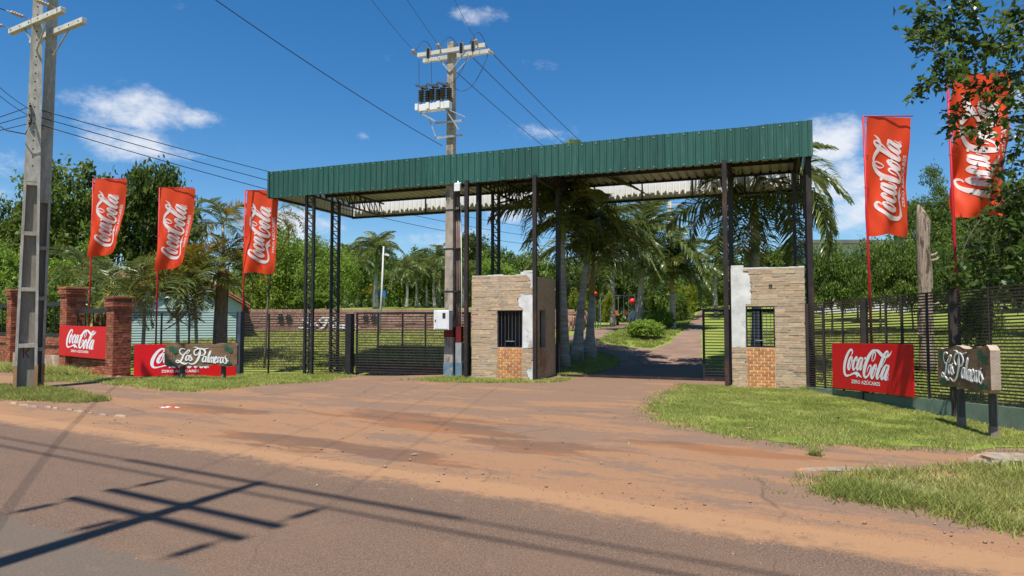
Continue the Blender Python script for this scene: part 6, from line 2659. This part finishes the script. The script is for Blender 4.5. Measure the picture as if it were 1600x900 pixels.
wb = thing('white_building', 'long white building far behind the right hedge', 'building', (X(1340, 46), 46, gz(X(1340, 46), 46)))
x0_, x1_ = X(1262, 46), X(1420, 46)
z1_ = at(1340, 376, 46).z
mb = MB()
mb.obox(((x0_ + x1_) / 2, 48, z1_ / 2 - .2), ((x1_ - x0_) / 2, 0, 0), (0, 2, 0), (0, 0, z1_ / 2))
mb.build('wall', 'far_white', wb)
mb = MB()
mb.obox(((x0_ + x1_) / 2, 48, z1_ - .1), ((x1_ - x0_) / 2 + .3, 0, 0), (0, 2.4, 0), (0, 0, .12))
mb.build('roof', 'far_grey', wb)
for k in range(5):
    mb = MB()
    xx_ = x0_ + (x1_ - x0_) * (k + .5) / 5
    mb.obox((xx_, 45.99, z1_ - 1.4), (.35, 0, 0), (0, .02, 0), (0, 0, .4))
    mb.build('window', 'glass_dark', wb)

# rubble retaining wall with a painted name behind the left gate
sw = thing('stone_retaining_wall', 'long reddish rubble wall holding up the lawn behind the gate', 'wall', (-5, 35.9, 1.0))
x0_, x1_ = -16.0, 3.2
mb = MB()
mb.obox(((x0_ + x1_) / 2, 36.0, 1.45), ((x1_ - x0_) / 2, 0, 0), (0, .14, 0), (0, 0, .58))
mb.build('core', 'mortar_brick', sw)
rs2 = random.Random(5)
mb = MB()
cnt = 0
z_ = .9
while z_ < 2.02:
    h_ = rs2.uniform(.10, .17)
    x_ = x0_
    while x_ < x1_:
        l_ = rs2.uniform(.22, .55)
        if abs(z_ - 1.5) < .45 and rs2.random() < .28 and cnt < 280 and -13 < x_ < 2.6:
            piece('stone', unit_box('rubble', .07, rs2.randrange(6)), sw, (x_ + l_ / 2, 35.84, z_ + h_ / 2), 0, (l_ - .02, rs2.uniform(.06, .11), h_ - .02))
            cnt += 1
        else:
            d_ = rs2.uniform(.02, .05)
            mb.obox((x_ + l_ / 2, 35.84, z_ + h_ / 2), ((l_ - .02) / 2, 0, 0), (0, d_, 0), (0, 0, (h_ - .02) / 2))
        x_ += l_
    z_ += h_
st_ = mb.build('stone_courses', 'rubble', sw)
st_['kind'] = 'stuff'


def fnw(x, y, lift):
    return Vector((X(466, 35.7) + x / 1.02 * (X(562, 35.7) - X(466, 35.7)), 35.74 - lift, at(500, 514, 35.7).z + y / .31 * .62))


lo = lettering('lettering', fnw, 'paint_white', sw, .0008, LP_QUADS, ())
lo['label'] = 'white script fixed to the rubble wall'
for px in (445, 578):
    for dx in (-.22, .2):
        mb = MB()
        c_ = at(px, 500, 35.72) + Vector((dx, 0, .1))
        mb.poly([c_ + Vector((math.cos(j / 16 * 6.283) * (.24 if j % 2 else .14), 0, math.sin(j / 16 * 6.283) * (.24 if j % 2 else .14))) for j in range(16)])
        mb.build('painted_palm', 'slat_black', sw)
# rubble bed edge at the drive
rb = thing('rubble_bed', 'curved low rubble edging of the raised bed beside the side drive', 'wall', (X(880, 34), 34, .9))
rs2 = random.Random(8)
for k in range(46):
    f_ = k / 45
    xx_ = 2.2 + 1.9 * math.sin(f_ * 1.5)
    yy_ = 34.0 + 4.2 * f_ ** 1.2
    for lv in range(3):
        if rs2.random() < .85 - .2 * lv * f_:
            piece('stone', unit_box('rubble', .1, rs2.randrange(6)), rb, (xx_ + rs2.uniform(-.05, .05), yy_, gz(xx_, yy_) + .14 + lv * .24), rs2.uniform(0, 3), (rs2.uniform(.25, .42), .3, .23))

# lamp post on the upper lawn
lpx = X(597, 33)
lamp = thing('lamp_post', 'white lamp post with small lantern before the rubble wall', 'lamp post', (lpx, 33, gz(lpx, 33)))
zt_ = at(597, 385, 33).z
mb = MB()
mb.tube([(lpx - .12, 33, gz(lpx, 33) - .1), (lpx - .02, 33, 3.0), (lpx + .05, 33, zt_)], [.06, .045, .035], 9)
mb.build('post', 'far_white', lamp, True)
mb = MB()
mb.tube([(lpx, 33, zt_ - .45), (lpx + .2, 32.9, zt_ - .4)], .018, 6)
mb.obox((lpx + .25, 32.9, zt_ - .42), (.10, 0, -.03), (0, .07, 0), (0, 0, .05))
mb.build('lantern', 'white_metal', lamp)

# playground bits far behind
pg = thing('play_house', 'small yellow and blue play frame under the far trees', 'playground', (X(577, 60), 60, gz(X(577, 60), 60)))
bx_, bz_ = X(577, 60), gz(X(577, 60), 60)
mb = MB()
mb.hexa([(bx_ - 1.1, 59, bz_ + 1.2), (bx_ + .4, 59, bz_ + 1.5), (bx_ + .4, 61, bz_ + 1.5), (bx_ - 1.1, 61, bz_ + 1.2), (bx_ - 1.1, 59.6, bz_ + 1.5), (bx_ + .3, 59.6, bz_ + 2.1), (bx_ + .3, 60.4, bz_ + 2.1), (bx_ - 1.1, 60.4, bz_ + 1.5)])
mb.build('roof', 'yellow_plastic', pg)
mb = MB()
mb.obox((bx_ + 1.0, 60, bz_ + 1.2), (.5, 0, 0), (0, .4, 0), (0, 0, .3))
mb.build('panel', 'blue_plastic', pg)
for dx in (-1.0, .3, 1.3):
    mb = MB()
    mb.bar((bx_ + dx, 60, bz_ - .1), (bx_ + dx, 60, bz_ + 1.5), .1)
    mb.build('post', 'far_white', pg)
for (px, py, Y, r_, lb) in ((930, 459, 41, .14, 'red ball lantern beside the bright shrub'), (988, 471, 42, .20, 'large red ball lantern above the side drive')):
    c_ = at(px, py, Y)
    o = thing('ball_lantern', lb, 'lantern', (c_.x, Y, gz(c_.x, Y)), 'red ball lanterns')
    mb = MB()
    mb.lathe(c_ - Zd * r_, [(r_ * math.sin(k / 8 * math.pi) + .001, r_ - r_ * math.cos(k / 8 * math.pi)) for k in range(9)], 12)
    mb.build('globe', 'red_plastic', o, True)
    mb = MB()
    mb.tube([(c_.x, Y, gz(c_.x, Y) - .05), (c_.x, Y, c_.z - r_ * .9)], .035, 6)
    mb.build('post', 'post_slate', o)
swx, swy = X(965, 40), 40
g_ = gz(swx, swy)
swg = thing('swing_frame', 'dark swing frame with orange seats on the grass above the side drive', 'swing', (swx, swy, g_))
for dx in (-1.0, 1.0):
    mb = MB()
    mb.tube([(swx + dx * 1.1, swy - .6, g_ - .05), (swx + dx, swy, g_ + 1.9), (swx + dx * 1.1, swy + .6, g_ - .05)], .035, 6)
    mb.build('leg', 'post_slate', swg)
mb = MB()
mb.bar((swx - 1.05, swy, g_ + 1.9), (swx + 1.05, swy, g_ + 1.9), .07)
mb.build('beam', 'post_slate', swg)
for dx in (-.65, -.1, .5):
    mb = MB()
    mb.bar((swx + dx - .14, swy, g_ + .75), (swx + dx - .14, swy, g_ + 1.88), .02)
    mb.bar((swx + dx + .14, swy, g_ + .75), (swx + dx + .14, swy, g_ + 1.88), .02)
    mb.build('chain', 'galvanised', swg)
    mb = MB()
    mb.obox((swx + dx, swy + .1, g_ + .90), (.13, 0, 0), (0, .03, 0), (0, 0, .13))
    mb.obox((swx + dx, swy - .06, g_ + .74), (.13, 0, 0), (0, .16, 0), (0, 0, .025))
    mb.build('seat', 'orange_plastic', swg)
# white panel leaning by the island palm
wpy = gpt(985, 513).y
wpx = X(987, wpy)
g_ = gz(wpx, wpy)
wp = thing('leaning_panel', 'small white panel on a stake leaning before the island palm', 'sign', (wpx, wpy, g_))
mb = MB()
mb.obox((wpx, wpy, g_ + .72), (.16, .05, 0), (-.02, .02, 0), (.1, 0, .26))
mb.build('panel', 'white_metal', wp)
mb = MB()
mb.bar((wpx - .32, wpy - .1, g_ - .1), (wpx, wpy, g_ + .6), .04)
mb.build('stake', 'post_wood', wp)

# kerb stones along the left of the road
for k in range(10):
    r_ = -14.8 + k * .39 + random.uniform(-.06, .06)
    x_, y_ = rn(r_, 6.52 + random.uniform(-.05, .05))
    mb = MB()
    s_ = random.uniform(.04, .085)
    mb.lathe((x_, y_, -.06), [(s_ * 1.1, 0), (s_ * 1.25, .05), (s_ * 1.0, .085), (s_ * .4, .10)], 7)
    me_o = mb.build('kerb_stone', 'kerb_stone')
    me_o.data.transform(Matrix.Translation((x_, y_, 0)) @ Matrix.Rotation(ROTU - .15, 4, 'Z') @ Matrix.Diagonal((1.7, .8, 1, 1)) @ Matrix.Translation((-x_, -y_, 0)))
    tag(me_o, 'broken kerb stone in the row edging the left berm', 'stone', 'broken kerb stones on the left')


def lump(name, x, y, rx, ry, h, mat, label, cat, seed):
    bm = bmesh.new()
    bmesh.ops.create_icosphere(bm, subdivisions=3, radius=1)
    for v_ in bm.verts:
        n_ = 1 + .35 * noise.noise(v_.co * 1.8 + Vector((seed, 0, 0))) + .12 * noise.noise(v_.co * 6)
        v_.co = Vector((v_.co.x * rx * n_, v_.co.y * ry * n_, v_.co.z * h * n_))
    me = bpy.data.meshes.new(name)
    bm.to_mesh(me)
    bm.free()
    me.materials.append(MATS[mat])
    o = bpy.data.objects.new(name, me)
    o.location = (x, y, gz(x, y))
    COL.objects.link(o)
    return tag(o, label, cat)


c_ = gp(1575, 722)
lump('rock', c_.x, c_.y, .40, .22, .10, 'rock', 'flat stained rock between the two grass patches at right', 'rock', 2)
c_ = gp(1325, 734)
lump('concrete_slab', c_.x, c_.y, .55, .12, .02, 'rock', 'thin pale concrete remnant beside the near grass', 'slab', 5)
c_ = gp(265, 637)
lo_ = lump('litter_bag', c_.x, c_.y, .22, .08, .025, 'litter', 'crumpled red and white bag on the dirt below the left sign', 'litter', 9)


def tuft(x, y, h, n, label, seed):
    rs3 = np.random.default_rng(seed)
    v = np.zeros((n, 3, 3), np.float32)
    a = rs3.uniform(0, 6.28, n)
    l_ = rs3.uniform(.4, 1, n) * h
    for i in range(n):
        b_ = np.array((rs3.normal(0, .03), rs3.normal(0, .03), 0))
        sd = np.array((-math.sin(a[i]), math.cos(a[i]), 0)) * .008
        v[i, 0] = b_ - sd
        v[i, 1] = b_ + sd
        v[i, 2] = b_ + np.array((math.cos(a[i]) * l_[i] * .8, math.sin(a[i]) * l_[i] * .8, l_[i] * .8))
    me = attr_mesh('weed_tuft', v.reshape(-1, 3), np.arange(n * 3).reshape(-1, 3), np.full(n * 3, .25), ['grass_blade'])
    o = bpy.data.objects.new('weed_tuft', me)
    o.location = (x, y, gz(x, y))
    COL.objects.link(o)
    return tag(o, label, 'weed', 'weed tufts')


c_ = gp(1273, 712)
tuft(c_.x, c_.y, .17, 90, 'small weed tuft growing alone on the drive below the lawn', 1)
c_ = uv(15.28, -.12)
tuft(c_.x, c_.y, .22, 60, 'weed tuft at the right foot of the right booth', 2)
c_ = gp(140, 600)
tuft(TP.x + .55, TP.y - .25, .25, 80, 'weed tuft at the foot of the twin pole', 3)
# fallen leaves on the right lawn and drive
fl_me = bpy.data.meshes.new('fallen_leaf')
fl_me.from_pydata([(-.05, 0, 0), (0, -.022, .008), (.05, 0, .012), (0, .022, .006)], [], [(0, 1, 2, 3)])
fl_me.materials.append(MATS['dry_leaf'])
rs3 = random.Random(12)
for k in range(42):
    if k < 26:
        x_, y_ = rs3.uniform(2.5, 7), rs3.uniform(8.6, 13.5)
    else:
        x_, y_ = rs3.uniform(-3, 6), rs3.uniform(6.5, 13)
    o = bpy.data.objects.new('fallen_leaf', fl_me)
    o.location = (x_, y_, gz(x_, y_) + (.035 if k < 26 else .012))
    o.rotation_euler = (rs3.uniform(-.3, .3), rs3.uniform(-.3, .3), rs3.uniform(0, 6))
    s_ = rs3.uniform(.6, 1.3)
    o.scale = (s_, s_, s_)
    COL.objects.link(o)
    tag(o, 'small dry leaf lying on the lawn or drive', 'leaf', 'dry leaves scattered before the gate')

# loose gravel on the shoulder and drive
rs4 = np.random.default_rng(44)
npb = 4200
rr_ = np.abs(rs4.normal(0, 1, npb))
r_al = rs4.uniform(-11, 7, npb)
n_al = np.where(rs4.uniform(0, 1, npb) < .6, 5.5 + rs4.normal(0, .45, npb), rs4.uniform(1.0, 13, npb))
px_ = RD[0] * r_al + RN[0] * n_al
py_ = RD[1] * r_al + RN[1] * n_al
sz_ = (.0025 + .0028 * rr_ ** 1.7)[:, None]
zz_ = ground_z(px_, py_) + .012
octa = np.array([(1, 0, 0), (0, 1, 0), (-1, 0, 0), (0, -1, 0), (0, 0, .8), (0, 0, -.6)])
vv = np.stack([px_, py_, zz_], 1)[:, None, :] + octa[None] * sz_[:, None, :] * rs4.uniform(.6, 1.4, (npb, 6, 1))
ff = np.array([(0, 1, 4), (1, 2, 4), (2, 3, 4), (3, 0, 4), (1, 0, 5), (2, 1, 5), (3, 2, 5), (0, 3, 5)])
fa = (np.arange(npb)[:, None, None] * 6 + ff[None]).reshape(-1, 3)
gm = attr_mesh('gravel', vv.reshape(-1, 3), fa, None, ['kerb_stone'])
go = bpy.data.objects.new('gravel', gm)
COL.objects.link(go)
tag(go, 'loose fine gravel scattered over the shoulder and drive', 'gravel', kind='stuff')
